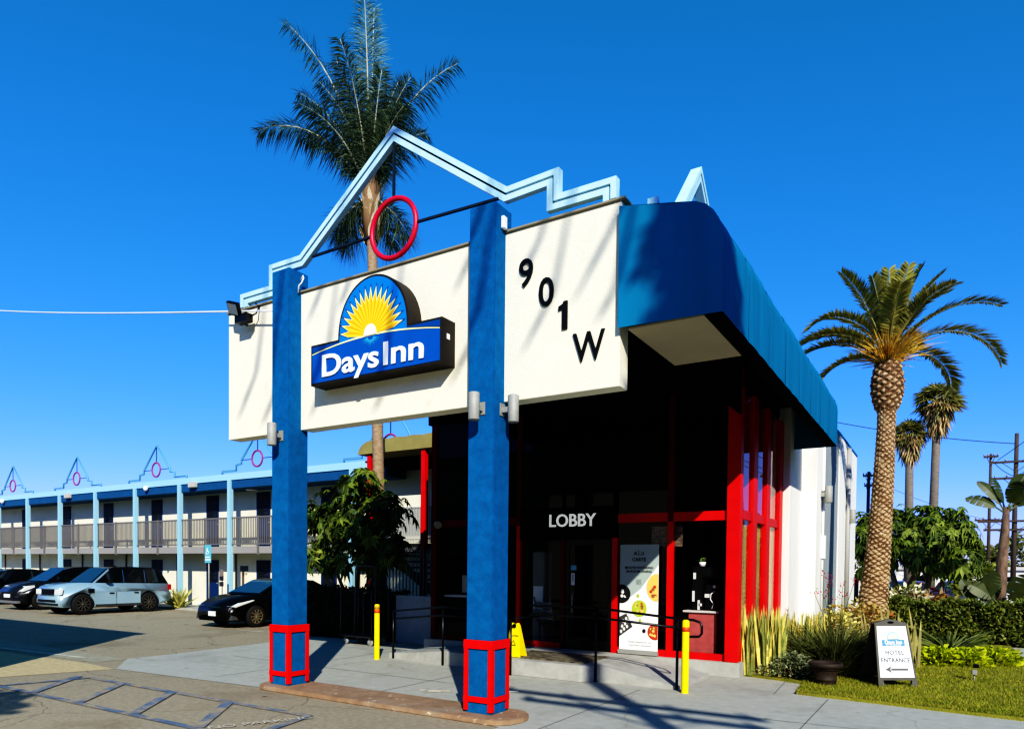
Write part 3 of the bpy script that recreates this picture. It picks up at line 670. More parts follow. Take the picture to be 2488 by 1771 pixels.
for x in (-12.3, -11.5):
    for y in (12.2, 12.65):
        w = MB(); w.lathe([(.03, -.02), (.085, -.02), (.09, -.01), (.09, .01), (.085, .02), (.03, .02)], (x, y, .09), 14, 'y'); w.box(x - .03, x + .03, y - .035, y - .025, .07, .19); w.box(x - .03, x + .03, y + .025, y + .035, .07, .19); w.build('wheel', grey_metal, t)

# ------------------------------------------------------------------ inside the lobby, behind the glass
t = thing('banner_stand', 'tall roll-up dining banner with food pictures standing against the lobby glass', 'banner', (-4.9, 12.45, FZ))
X0, X1, Z0, Z1, YB = -5.27, -4.50, .36, 2.36, 12.435
bw = mat('banner_white', (.88, .88, .84), .6); bg_ = mat('banner_sage', (.40, .46, .42), .6)
m = MB(); m.box(X0, X1, YB, YB + .008, Z0, Z1, 0); sh = m.build('banner_sheet', bw, t)
m = MB(); m.poly([(X0, YB - .003, Z1), (X1, YB - .003, Z1), (X1, YB - .003, 1.98), (X0 + .42, YB - .003, 1.52), (X0 + .2, YB - .003, 1.35), (X0, YB - .003, 1.36)]); m.build('sage_corner', bg_, sh)
ink = mat('banner_ink', (.01, .012, .012), .6)
text_mesh('A', .10, front(X0 + .31, YB - .006, 2.16), ink, 'lettering', sh, .001, .002)
text_mesh('La', .14, front(X0 + .42, YB - .006, 2.16) @ Matrix.Shear('XZ', 4, (0, 0)), ink, 'lettering', sh, .001, -.001)
text_mesh('CARTE', .09, front(X0 + .385, YB - .006, 2.045), ink, 'lettering', sh, .001, .002)
text_mesh('MOUTH WATERING', .062, front(X0 + .385, YB - .006, 1.90), ink, 'lettering', sh, .001, .001)
text_mesh('IN-ROOM DINING', .062, front(X0 + .385, YB - .006, 1.83), ink, 'lettering', sh, .001, .001)
m = MB(); m.box(X0 + .33, X0 + .43, YB - .005, YB - .004, 1.60, 1.70); m.build('grey_patch', mat('patch_grey', (.18, .2, .19), .7, col2=(.35, .4, .37), scale=60), sh)
def dish(cx, cz, rx, rz, cols, y=YB - .006):
    m = MB()
    P = []
    for k in range(24):
        a = 2 * PI * k / 24; x = cx + rx * cos(a)
        P.append((min(X1, max(X0, x)), cz + rz * sin(a)))
    m.poly([(x, y, z) for x, z in P], 0)
    for i in range(16):
        a = U(0, 2 * PI); r = U(.1, .75) ** .6 * .85; x = cx + rx * r * cos(a); z = cz + rz * r * sin(a); q = rx * U(.12, .22)
        if x - q < X0 or x + q > X1: continue
        m.poly([(x + q * cos(2 * PI * k / 8), y - .001 - i * .0001, z + q * sin(2 * PI * k / 8)) for k in range(8)], 1 + i % (len(cols) - 1))
    m.build('food_picture', cols, sh, fixn=False)
c_ = lambda n, r, g_, b_: mat('food_' + n, (r, g_, b_), .6)
blk, tom, cheese, lime, brn, wf = c_('black', .015, .015, .014), c_('tomato', .55, .06, .02), c_('cheese', .85, .55, .16), c_('lime', .45, .55, .06), c_('brown', .35, .15, .05), c_('white', .8, .78, .7)
dish(X0 + .03, 1.42, .19, .18, [blk, wf, blk, c_('ash', .1, .1, .09)]); dish(X1 - .03, 1.55, .20, .26, [cheese, tom, cheese, brn]); dish(X0 + .40, 1.15, .15, .16, [lime, tom, cheese, lime, brn]); dish(X1 - .05, .72, .15, .15, [tom, cheese, brn]); dish(X0 + .37, 1.39, .03, .035, [lime, lime]); dish(X0 + .5, .73, .035, .04, [blk, blk]); dish(X0 + .42, .93, .025, .03, [lime, lime])
m = MB(); m.poly([(X0, YB - .006, .60), (X0 + .27, YB - .006, .80), (X0 + .14, YB - .006, 1.05), (X0, YB - .006, .98)])
for i in range(3):
    for k in range(3):
        x, z = X0 + .04 + .06 * i + .02 * k, .70 + .05 * i + .1 * k
        m.poly([(x + .025 * cos(2 * PI * q / 8), YB - .008, z + .035 * sin(2 * PI * q / 8)) for q in range(8)], 1)
m.build('food_picture', [c_('tray', .07, .07, .065), wf], sh, fixn=False)
for z in (.50, .44): text_mesh('Freshly Prepared For You' if z > .47 else 'Open Now Customized', .045, front(X0 + .42, YB - .005, z), mat('ink_grey', (.25, .25, .24), .6), 'lettering', sh, .0005)
m = MB(); m.box(X0 - .01, X1 + .01, YB - .05, YB + .02, FZ + .012, .355); m.build('base_cassette', grey_metal, t)
m = MB(); m.tube([((X0 + X1) / 2, YB + .016, .3), ((X0 + X1) / 2, YB + .016, 2.36)], .006, 6); m.build('pole', grey_metal, t)

t = thing('coffee_counter', 'maroon counter with pale top behind the lobby window by the corner post', 'counter', (-3.8, 13.1, FZ))
m = MB(); m.box(-4.02, -3.50, 12.75, 13.6, FZ + .012, 1.10); m.build('cabinet', mat('maroon_panel', (.42, .11, .10), .6, var=.15, scale=8), t)
m = MB(); m.box(-4.12, -3.46, 12.70, 13.65, 1.102, 1.14); m.build('countertop', mat('pale_top', (.62, .60, .54), .4), t, bevel=.006)
t = thing('coffee_machine', 'black coffee machine with white hose on the maroon counter', 'coffee machine', (-3.8, 13.0, 1.142))
m = MB(); m.box(-4.0, -3.78, 12.85, 13.2, 1.143, 1.75); m.box(-3.76, -3.58, 12.85, 13.2, 1.143, 1.62); m.box(-4.0, -3.58, 12.87, 13.19, 1.75, 1.95); m.build('body', black_paint, t, bevel=.02)
m = MB(); m.box(-3.985, -3.94, 12.83, 12.848, 1.3, 1.5); m.box(-3.97, -3.92, 12.83, 12.848, 1.72, 1.84); m.box(-3.86, -3.80, 12.83, 12.848, 1.22, 1.27); m.box(-3.75, -3.66, 12.83, 12.848, 1.38, 1.45); m.box(-3.60, -3.55, 12.83, 12.85, 1.56, 1.61); m.box(-3.88, -3.84, 12.83, 12.848, 1.15, 1.33)
m.build('panel_button', mat('panel_white', (.7, .7, .68), .4), t)
m = MB(); m.tube([(-3.56, 12.84, 1.5), (-3.63, 12.82, 1.45), (-3.64, 12.82, 1.35), (-3.58, 12.82, 1.27), (-3.61, 12.82, 1.18)], .012, 6); m.build('hose', white_paint, t)
t = thing('potted_plant', 'small green plant in a white pot on top of the coffee machine', 'plant', (-3.85, 13.0, 1.955))
m = MB(); m.lathe([(0, 1.956), (.05, 1.956), (.07, 2.04), (.06, 2.04), (0, 2.03)], (-3.85, 13.0, 0), 12); m.build('pot', white_paint, t)
m = MB()
for i in range(26):
    a = U(0, 2 * PI); p = Vector((-3.85, 13.0, 2.03)); d = Vector((cos(a), sin(a), U(.4, 1.4))).normalized() * U(.08, .16); q = Vector((-sin(a), cos(a), 0)) * .025
    m.poly([p, p + d * .5 + q, p + d, p + d * .5 - q])
m.build('foliage', mat('plant_green', (.16, .24, .06), .6), t, fixn=False)
t = thing('window_poster', 'dark script poster hung across the red mullion inside the lobby glass', 'poster', (-4.4, 12.6, 2.5))
m = MB(); m.box(-4.70, -4.10, 12.58, 12.59, 2.32, 2.70); m.build('sheet', mat('poster_dark', (.03, .02, .018), .6, col2=(.32, .24, .17), scale=9, stretch=(1, 1, 2.2)), t)
def lobby_chair(x, y, rz, lab):
    t = thing('lobby_chair', lab, 'chair', (x, y, FZ + .01), rz)
    m = MB(); m.box(-.25, .25, -.25, .25, .40, .46); m.build('seat', black_paint, t, bevel=.01)
    m = MB()
    for k in range(5): m.bar((-.25, .26 + .02 * k, .55 + .08 * k), (.25, .26 + .02 * k, .55 + .08 * k), .02, .05)
    m.tube([(-.25, .25, .46), (-.26, .36, 1.0)], .018, 6); m.tube([(.25, .25, .46), (.26, .36, 1.0)], .018, 6); m.build('backrest', mat('chair_grey', (.22, .22, .21), .5), t)
    for a in (-.22, .22):
        for b in (-.22, .22): MB().tube([(a, b, 0), (a, b, .4)], .018, 6).build('leg', black_paint, t)
lobby_chair(-7.1, 13.2, rad(160), 'dark slatted chair behind the lobby glass left of the door')
t = thing('ice_dispenser', 'tall pale machine standing against the lobby glass left of the dark chair', 'machine', (-7.4, 13.3, FZ))
m = MB(); m.box(-7.66, -7.34, 13.2, 13.5, FZ + .012, 2.25); m.build('cabinet', mat('machine_grey', (.22, .23, .21), .5), t, bevel=.02)
m = MB(); m.box(-7.62, -7.38, 13.18, 13.198, 1.0, 1.5); m.build('front_panel', white_paint, t)
t = thing('reception_desk', 'pale reception ledge with a beige monitor behind the left lobby glass', 'desk', (-9.3, 12.95, FZ))
m = MB(); m.box(-9.68, -8.75, 12.68, 13.2, 1.22, 1.27); m.build('desktop', mat('desk_top', (.5, .5, .48), .5), t)
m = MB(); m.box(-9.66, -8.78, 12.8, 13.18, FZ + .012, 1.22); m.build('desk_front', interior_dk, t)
t = thing('monitor', 'beige monitor back on the reception ledge', 'monitor', (-9.05, 12.85, 1.27))
m = MB(); m.box(-9.28, -8.92, 12.80, 12.84, 1.32, 1.72); m.build('screen_back', mat('monitor_beige', (.42, .40, .33), .5), t, bevel=.01)
m = MB(); m.box(-9.12, -9.08, 12.82, 12.86, 1.272, 1.35); m.build('stand', grey_metal, t)
m = MB(); m.lathe([(0, 0), (.03, 0), (.03, .003), (0, .003)], (-9.1, 12.797, 1.54), 12, 'y'); m.build('badge', black_matt, t)

# ================================================================== MOTEL BUILDING
MO = thing('motel_building', 'two storey cream motel wing with blue fascia, pale blue posts and grey balcony railing', 'building', (-31, 18.5, 0))
MY, WY = 18.0, 18.95
mw = mat('motel_wall', (.80, .75, .56), .9, var=.05, scale=.8, bump=.2, bscale=30, dirt=((.5, .48, .42), .7, .58, .5))
m = MB(); m.box(-70, -10.2, WY, 28, 0, 2.4); m.box(-70, -10.2, WY, 28, 2.4, 5.4); m.build('wall', mw, MO)
m = MB(); m.box(-70, -12.0, MY - .02, WY - .002, 2.36, 2.64); m.build('walkway_slab', mat('slab_grey', (.33, .31, .28), .85), MO)
m = MB(); m.box(-70, -16.2, MY - .06, WY - .002, 4.98, 5.30); m.build('fascia', mat('fascia_blue', (.008, .10, .215), .8, var=.1), MO)
m = MB(); m.box(-70, -16.2, MY - .10, 28, 5.31, 5.56); m.build('roof_edge', mat('roof_pale', (.36, .60, .76), .6), MO)
m = MB(); m.box(-70, -10.2, 17.3, 18.9, 0.0, .09); m.build('kerb', concrete_lt, MO)
posts = [-17.8 - 3.39 * k for k in range(13)]
for x in posts: MB().box(x - .085, x + .085, MY - .15, MY + .02, 0, 5.30).build('post', mat('post_blue', (.34, .56, .66), .6), MO)
rail_m = mat('rail_grey', (.19, .18, .165), .6)
for i in range(12):
    a, b = posts[i + 1] + .09, posts[i] - .09; m = MB()
    m.box(a, b, MY - .07, MY - .02, 3.76, 3.82); m.box(a, b, MY - .07, MY - .02, 2.70, 2.75)
    n = 30
    for k in range(n): x = a + (b - a) * (k + .5) / n; m.box(x - .014, x + .014, MY - .06, MY - .03, 2.75, 3.76)
    xm = (a + b) / 2; m.box(xm - .035, xm + .035, MY - .08, MY - .01, 2.3, 3.84)
    m.build('railing', rail_m, MO)
dd = mat('door_blue', (.006, .04, .13), .6); dk = mat('door_dark', (.012, .014, .02), .5)
for k in range(12):
    x0 = -27.57 - 4.05 * k if False else None
DX = [-20.0, -23.8, -27.16, -31.34, -35.52, -39.6, -44.1, -48.2, -52.3]
for x in DX:
    for z0, h in ((2.64, 2.25), (.09, 2.0)):
        d = MB(); d.box(x - .42, x + .42, WY - .03, WY - .004, z0, z0 + h); d = d.build('door', dd, MO)
        m = MB(); m.box(x - .34, x + .34, WY - .036, WY - .031, z0 + h * .52, z0 + h - .06)
        for q in range(4): m.box(x + .05 + .02, x + .3, WY - .040, WY - .037, z0 + h * .6 + q * .18, z0 + h * .6 + q * .18 + .09, 1)
        m.build('door_window', [dk, mat('vent_dark', (.03, .035, .05), .5)], d)
        MB().tube([(x + .36, WY - .06, z0 + 1.0), (x + .36, WY - .02, z0 + 1.0)], .03, 8).build('door_handle', grey_metal, d)
for x in [d + 1.6 for d in DX]:
    MB().box(x - .03, x + .03, WY - .05, WY - .004, .1, 2.36).build('wall_strip', mat('strip_brown', (.16, .13, .11), .8), MO)
gab = [-16.03, -22.9, -29.72, -36.5, -43.2, -50.0]
for x in gab:
    gpts = [(-2.2, 5.56), (-2.2, 5.68), (-1.33, 5.68), (-1.33, 5.88), (-1.0, 5.93), (-1.0, 6.06), (0, 7.12 if x < -17 else 7.6), (1.0, 6.06), (1.0, 5.93), (1.33, 5.88), (1.33, 5.68), (2.2, 5.68), (2.2, 5.56)]
    m = MB(); m.tube([(x + p, MY - .05, z) for p, z in gpts], .042, 6); gb = m.build('roof_gable', mat('gable_blue', (.13, .34, .48), .6), MO)
    torus((x, MY - .08, 6.06), .31, .035, n=24, k=6).build('ring', mat('ring_rose', (.36, .05, .11), .5), gb)
    m = MB(); m.bar((x - 1, MY - .06, 6.06), (x - .31, MY - .06, 6.06), .025, .025); m.bar((x + .31, MY - .06, 6.06), (x + 1, MY - .06, 6.06), .025, .025); m.bar((x, MY - .06, 6.37), (x, MY - .06, 7.1), .025, .025); m.build('rod', steel_dk, gb)
for i, x in enumerate((-30.36, -37.2, -44.2, -26.94)):
    if i in (0, 2):
        MB().lathe([(0, -.14), (.07, -.12), (.11, -.03), (.08, .06), (.05, .1), (0, .1)], (x, MY - .18, 5.28), 12).build('lamp', white_paint, MO)
    else: MB().box(x - .22, x + .22, MY - .25, MY - .07, 5.12, 5.36).build('speaker_box', mat('box_tan', (.5, .47, .4), .7), MO, bevel=.02)
m = MB()
for x in (-18.6, -21.9, -24.0): m.lathe([(0, 0), (.22, 0), (.24, .03), (0, .06)], (x, 18.5, 4.93), 12)
m.build('ceiling_light', white_paint, MO)

MB().box(-16.198, -10.1, 16.9, WY - .004, 5.28, 5.34).build('walkway_ceiling', soffit_dark, MO)
# covered stair between motel and lobby
ST = thing('stair_canopy', 'olive barrel awning on red posts over the covered stair left of the lobby', 'canopy', (-13.8, 16, 0))
pr = [(-15.6, 5.36)] + [(-15.6 + .55 * (1 - cos(PI / 2 * k / 8)), 5.36 + .40 * sin(PI / 2 * k / 8)) for k in range(1, 9)] + [(-15.05 + 2.7 * k / 24, 5.76 + .025 * abs(sin(PI * k / 6))) for k in range(1, 25)] + [(-12.35, 5.36)]
MB().prism(pr, 'y', 15.95, 17.6).build('canopy_fabric', mat('olive_canvas', (.30, .26, .10), .85, var=.12, scale=2), ST)
for x in (-15.2, -13.05): MB().box(x - .075, x + .075, 16.02, 16.17, 0, 5.34).build('post', red_dull, ST)
m = MB(); m.box(-15.2, -10.3, 16.4, 18.0, 2.35, 2.6); m.build('landing', mat('landing_grey', (.12, .12, .12), .8), ST)
m = MB(); m.box(-15.0, -12.7, 16.28, 16.38, 3.70, 4.05); m.build('parapet', mw, ST)
m = MB()
for k in range(44): x = -15.1 + .06 * k * 1.0; m.box(x - .012, x + .012, 16.25, 16.28, 2.6, 3.7)
m.box(-15.1, -12.5, 16.24, 16.29, 3.66, 3.70); m.box(-15.1, -12.5, 16.24, 16.29, 2.72, 2.76)
for k in range(20): x = -15.0 + .13 * k; m.box(x - .014, x + .014, 15.9, 15.93, .6, 2.4)
m.build('railing', mat('rail_pale', (.5, .5, .46), .6), ST)
m = MB()
for k in range(12): m.box(-14.6 + .28 * k, -14.3 + .28 * k, 16.5, 17.6, 2.2 - .18 * k, 2.26 - .18 * k)
m.bar((-14.6, 16.5, 2.15), (-11.3, 16.5, .05), .06, .25); m.build('stair_flight', steel_dk, ST)
t = thing('garden_wall', 'low grey stucco wall between the hedge and the lobby glass', 'wall', (-10.9, 13.3, 0))
MB().box(-11.6, -10.02, 13.2, 13.4, 0, 1.18).build('wall_body', mat('low_wall', (.42, .42, .40), .9, var=.1, bump=.3), t, bevel=.01)

# signs by the parking
t = thing('parking_sign', 'narrow pale blue disabled parking sign on a thin post before the motel', 'sign', (-22.1, 16, 0))
m = MB(); m.tube([(-23.17, 16, 0), (-23.17, 16, 2.6)], .03, 6); m.build('post', grey_metal, t)
m = MB(); m.box(-23.36, -22.98, 15.955, 15.97, 1.95, 2.62); sg = m.build('sign_plate', mat('sign_teal', (.16, .46, .55), .5), t, bevel=.01)
m = MB(); m.box(-23.33, -23.01, 15.95, 15.954, 2.05, 2.10); m.box(-23.33, -23.05, 15.95, 15.954, 2.15, 2.19); m.tube([(-23.2, 15.95, 2.5), (-23.2, 15.95, 2.38), (-23.1, 15.95, 2.36)], .015, 5); m.tube([(-23.2 + .07 * cos(a / 8 * 2 * PI), 15.95, 2.34 + .07 * sin(a / 8 * 2 * PI)) for a in range(8)], .01, 5, closed=True); m.build('sign_symbol', white_paint, sg)
t = thing('notice_sign', 'small brown double notice sign on a thin post against the motel wall', 'sign', (-24.5, 17.5, 0))
m = MB(); m.tube([(-24.49, 17.5, 0), (-24.49, 17.5, 1.7)], .02, 6); m.build('post', grey_metal, t)
for z0, z1 in ((1.26, 1.68), (1.03, 1.21)): MB().box(-24.62, -24.36, 17.46, 17.475, z0, z1).build('sign_plate', mat('notice_brown', (.25, .2, .17), .6), t)
t = thing('notice_sign', 'dark letter board on a brown stake beside the black sedan', 'sign', (-23.1, 17.5, 0))
m = MB(); m.box(-23.22, -23.14, 17.46, 17.52, 0, 1.75); m.build('post', mat('stake', (.16, .12, .1), .8), t)
m = MB(); m.box(-23.28, -22.82, 17.43, 17.455, 1.66, 1.86); m.build('sign_plate', dk, t)
text_mesh('STOP', .12, front(-23.0, 17.44, 1.5), black_matt, 'lettering', t, .004)

# ================================================================== CARS
tyre_m = mat('tyre', (.018, .017, .016), .85, bump=.2, bscale=30); rim_dk = mat('rim_dark', (.16, .15, .13), .4, metal=.7); rim_lt = mat('rim_light', (.55, .54, .5), .3, metal=.8)
car_glass = mat('car_glass', (.006, .01, .012), .04, spec=.9); screen_glass = mat('windscreen', (.02, .06, .075), .03, spec=1.0)
lamp_m = mat('headlight', (.75, .76, .7), .12, spec=.8); chrome = mat('chrome', (.6, .6, .6), .15, metal=1); tail_m = mat('tail_red', (.35, .01, .01), .2)
def make_car(name, label, cat, loc, rotz, L, W, low, top, zb, wb, fo, r, body, roof, rim, spokes=10, group=None, hood_lamp=None, wheel_w=.24):
    """low: lower body outline front to rear over the top (x fwd, z); top: greenhouse outline; zb: belt height"""
    t = thing(name, label, cat, loc, rotz, group)
    xf = L / 2 - fo; xr = xf - wb
    P = list(low)                      # from rear bottom over the top to front bottom
    bot = []
    zs = low[-1][1]
    for xc in (xf, xr):
        R = r + .065
        a0 = math.asin(max(-1, min(1, (zs - r) / R)))
        for k in range(13): a = a0 + (PI - 2 * a0) * k / 12; bot.append((xc + R * cos(a), r + R * sin(a)))
    P = P + bot
    m = MB(); n = len(P); ys = [-W / 2, -W * .2, W * .2, W / 2]
    m.prism(P, 'y', -W / 2, W / 2)
    bm_o = m.build('body', body, None)
    me = bm_o.data
    bm = bmesh.new(); bm.from_mesh(me)
    eds = [e for e in bm.edges if abs(e.verts[0].co.y - e.verts[1].co.y) < 1e-4]
    bmesh.ops.bevel(bm, geom=eds, offset=.045, segments=3, affect='EDGES', clamp_overlap=True)
    for v in bm.verts:
        u = max(0, (v.co.x - (xf - .2)) / (L / 2 - xf + .2)); w = max(0, ((xr + .1) - v.co.x) / (L / 2 + xr - .1 + 1e-6))
        tz = max(0, (v.co.z - zb * .72) / (zb * .3))
        v.co.y *= (1 - .17 * u ** 2.2) * (1 - .07 * w ** 2) * (1 - .05 * min(1, tz) ** 2)
    for f in bm.faces: f.smooth = True
    bm.to_mesh(me); bm.free()
    bm_o.parent = t; bo = bm_o
    # cabin
    Wt = W * .90; kx = .26
    def half(z): return Wt / 2 - kx * (z - zb) if z > zb else Wt / 2
    m = MB(); n = len(top)
    vs = [(x, -half(z), z) for x, z in top] + [(x, half(z), z) for x, z in top]
    m.mesh(vs, [tuple(range(n)), tuple(range(2 * n - 1, n - 1, -1))] + [(i, n + i, n + (i + 1) % n, (i + 1) % n) for i in range(n)])
    m.build('cabin', roof, t, bevel=.03)
    # side windows: top outline inset, split at pillars
    x_fb, x_ft = top[-1][0], top[-2][0]; x_rb, x_rt = top[0][0], top[1][0]
    zt = max(z for _, z in top) - .10; z0 = zb + .035
    def xs_at(z, front_):
        a, b = (top[-1], top[-2]) if front_ else (top[0], top[1])
        u = (z - a[1]) / (b[1] - a[1]); return a[0] + (b[0] - a[0]) * u
    A0, A1 = xs_at(z0, True) - .16, xs_at(zt, True) - .14; B0, B1 = xs_at(z0, False) + .16, xs_at(zt, False) + .16
    cuts = [0, .40, .72, 1.0]
    for s_ in (-1, 1):
        for k in range(3):
            u0, u1 = cuts[k] + .012, cuts[k + 1] - .012
            q = []
            for (u, z, a, b) in ((u0, z0, A0, B0), (u1, z0, A0, B0), (u1, zt, A1, B1), (u0, zt, A1, B1)):
                q.append((a + (b - a) * u, s_ * (half(z) + .009), z))
            MB().poly(q).build('window', car_glass, t)
    # windscreens
    for fr_ in (True, False):
        zA, zB = zb + .04, zt + .03; e = .012 if fr_ else -.012
        q = [(xs_at(zA, fr_) + e, -half(zA) + .09, zA + .012), (xs_at(zA, fr_) + e, half(zA) - .09, zA + .012), (xs_at(zB, fr_) + e, half(zB) - .09, zB + .012), (xs_at(zB, fr_) + e, -half(zB) + .09, zB + .012)]
        MB().poly(q).build('windscreen' if fr_ else 'rear_window', screen_glass if fr_ else car_glass, t)
    # doors (thin proud skins) + handles, both sides
    for s_ in (-1, 1):
        yy = s_ * (W / 2 + .001); mid = (xf + xr) / 2
        for (a, b) in ((mid - .02 + .10, xf - .42), (xr + .42, mid + .06)):
            m = MB(); y0, y1 = (yy, yy + s_ * .008)
            m.box(a, b, min(y0, y1), max(y0, y1), r * .95, zb * .74); dr = m.build('door', body, t, bevel=.004)
            m = MB(); m.box(a + .1, a + .28, min(yy + s_ * .012, yy + s_ * .035), max(yy + s_ * .012, yy + s_ * .035), zb * .70 - .03, zb * .70 + .01); m.build('handle', black_paint, dr)
        xm = x_fb - .55
        m = MB(); m.box(xm - .1, xm + .06, min(s_ * (half(zb) + .02), s_ * (half(zb) + .22)), max(s_ * (half(zb) + .02), s_ * (half(zb) + .22)), zb + .02, zb + .17); m.build('mirror', roof, t, bevel=.03)
    # wheels
    for x in (xf, xr):
        for s_ in (-1, 1):
            yc = s_ * (W / 2 - wheel_w / 2 - .01); h = wheel_w / 2
            w = MB().lathe([(r * .66, -h), (r * .93, -h), (r, -h * .7), (r, h * .7), (r * .93, h), (r * .66, h)], (x, yc, r), 28, 'y').build('wheel', tyre_m, t)
            m = MB(); yo = yc + s_ * (h - .015)
            m.lathe([(0, -.05 * s_), (r * .64, -.05 * s_)], (x, yo, r), 24, 'y'); 
            m.build('wheel_disc', black_paint, w)
            m = MB(); m.lathe([(r * .60, -.02), (r * .67, -.02), (r * .68, .012 * s_), (r * .60, .006 * s_)], (x, yo, r), 28, 'y')
            for k in range(spokes):
                a = 2 * PI * k / spokes; m.bar((x + r * .1 * cos(a), yo, r + r * .1 * sin(a)), (x + r * .62 * cos(a), yo, r + r * .62 * sin(a)), .02, r * .13, up=(0, 1, 0)) if False else m.bar((x + r * .1 * cos(a), yo, r + r * .1 * sin(a)), (x + r * .62 * cos(a), yo, r + r * .62 * sin(a)), r * .12, .022, up=(0, 1, 0))
            m.lathe([(0, -.02), (r * .17, -.02), (r * .17, .01 * s_), (0, .014 * s_)], (x, yo, r), 16, 'y')
            m.build('rim', rim, w)
    return t, bo
ROT = rad(-90)
def shorten(t, k):
    """scale a car along its length, keeping the wheels round"""
    for o in t.children_recursive:
        b = o.parent if o.parent is not t else o
        if b.name.startswith('wheel'):
            xs = [v.co.x for v in b.data.vertices] if o is b else None
            if o is b: b['_c'] = (min(xs) + max(xs)) / 2
    for o in t.children_recursive:
        b = o.parent if o.parent is not t else o
        if b.name.startswith('wheel'): o.data.transform(Matrix.Translation(((k - 1) * b['_c'], 0, 0)))
        else: o.data.transform(Matrix.Scale(k, 4, (1, 0, 0)))
    for o in t.children:
        if '_c' in o: del o['_c']

# silver blue SUV
L, W = 4.75, 1.86
t, b = make_car('parked_car', 'pale silver blue SUV with black roof and dark wheels parked nose out', 'car', (-27.75, 14.72, 0), ROT, L, W,
    [(-2.30, .42), (-2.36, .55), (-2.36, .72), (-2.27, .80), (-2.24, 1.14), (1.0, 1.17), (1.5, 1.16), (2.0, 1.10), (2.22, 1.03), (2.30, .95), (2.33, .62), (2.36, .58), (2.34, .38), (2.2, .28)],
    [(-2.22, 1.12), (-1.88, 1.70), (-1.6, 1.745), (-.6, 1.775), (.10, 1.75), (.35, 1.70), (1.08, 1.16)], 1.13, 2.76, .92, .385,
    mat('suv_paint', (.33, .46, .53), .3, metal=.25, coat=.6, spec=.5), mat('suv_black', (.006, .006, .007), .25, coat=.5), rim_dk, 10)
m = MB()
for z in (.76, .82, .88): m.box(2.31, 2.345, -.42, .42, z, z + .035)
m.box(2.30, 2.325, -.46, .46, .73, .93); m.build('grille', black_paint, t, bevel=.004)
for s_ in (-1, 1):
    m = MB(); m.prism([(2.22, .74), (2.33, .74), (2.33, .93), (2.16, .96)], 'y', min(s_ * .5, s_ * .86), max(s_ * .5, s_ * .86)); m.build('headlight', lamp_m, t, bevel=.015)
    m = MB(); y0 = s_ * (W / 2 + .002); m.box(1.05, 1.28, min(y0, y0 + s_ * .014), max(y0, y0 + s_ * .014), .80, .96); m.build('side_vent', black_paint, t)
    m = MB(); m.box(-2.29, -2.18, min(s_ * .78, s_ * .93), max(s_ * .78, s_ * .93), .86, 1.08); m.build('tail_lamp', tail_m, t)
m = MB(); m.box(2.335, 2.372, -.62, .62, .48, .56); m.box(2.31, 2.365, -.75, .75, .36, .43); m.build('bumper_slot', black_paint, t)
m = MB(); m.box(-.06, .04, .5, .56, 1.76, 1.82); m.build('roof_aerial', black_paint, t)
for s_ in (-1, 1):
    m = MB(); y0 = s_ * (W / 2 - .03); m.box(-.95, .98, min(y0, y0 + s_ * .036), max(y0, y0 + s_ * .036), .27, .40); m.build('sill', mat('sill_grey', (.05, .05, .05), .6), t)
    m = MB(); m.bar((1.02, s_ * (W * .45 - .01), 1.16), (.34, s_ * (W * .45 - .145), 1.66), .05, .05); m.build('pillar', mat('suv_paint', (.3,) * 3), t)
    for xx in (-.22, -1.15): 
        m = MB(); m.bar((xx, s_ * (W * .45 + .004), 1.17), (xx - .02, s_ * (W * .45 - .135), 1.66), .02, .03); m.build('pillar', chrome, t)
m = MB(); m.box(2.325, 2.336, -.5, .5, .935, .96); m.box(2.325, 2.336, -.5, .5, .70, .725); m.build('grille_surround', chrome, t)
shorten(t, .91)

# dark crossover beside it
t, b = make_car('parked_car', 'dark grey crossover with bright alloy wheels parked left of the pale blue SUV', 'car', (-31.8, 15.2, 0), ROT, 4.9, 1.92,
    [(-2.38, .40), (-2.43, .7), (-2.35, 1.1), (.95, 1.14), (1.5, 1.12), (1.95, 1.02), (2.28, .86), (2.40, .70), (2.43, .45), (2.3, .25)],
    [(-2.32, 1.10), (-2.0, 1.60), (-1.6, 1.70), (-.5, 1.745), (.15, 1.70), (.45, 1.62), (1.25, 1.13)], 1.10, 2.95, .98, .38,
    mat('cuv_paint', (.022, .023, .028), .3, metal=.3, coat=.3), mat('suv_black', (.006,) * 3), rim_lt, 10)
for s_ in (-1, 1):
    m = MB(); m.prism([(1.75, .90), (2.24, .72), (2.33, .76), (2.1, .96), (1.75, 1.02)], 'y', min(s_ * .62, s_ * .90), max(s_ * .62, s_ * .90)); m.build('headlight', lamp_m, t, bevel=.02)
    m = MB(); m.box(2.28, 2.42, min(s_ * .55, s_ * .88), max(s_ * .55, s_ * .88), .50, .57); m.build('fog_light', chrome, t, bevel=.01)
m = MB(); m.box(2.36, 2.425, -.5, .5, .62, .72); m.box(2.385, 2.44, -.55, .55, .42, .54); m.build('grille', black_paint, t)
m = MB(); m.box(2.30, 2.46, -.86, .86, .27, .38); m.build('bumper_lip', mat('lip_grey', (.2, .2, .2), .6), t, bevel=.02)
m = MB(); m.box(2.43, 2.445, -.26, .26, .5, .64); m.build('number_plate', white_paint, t)
shorten(t, .92)

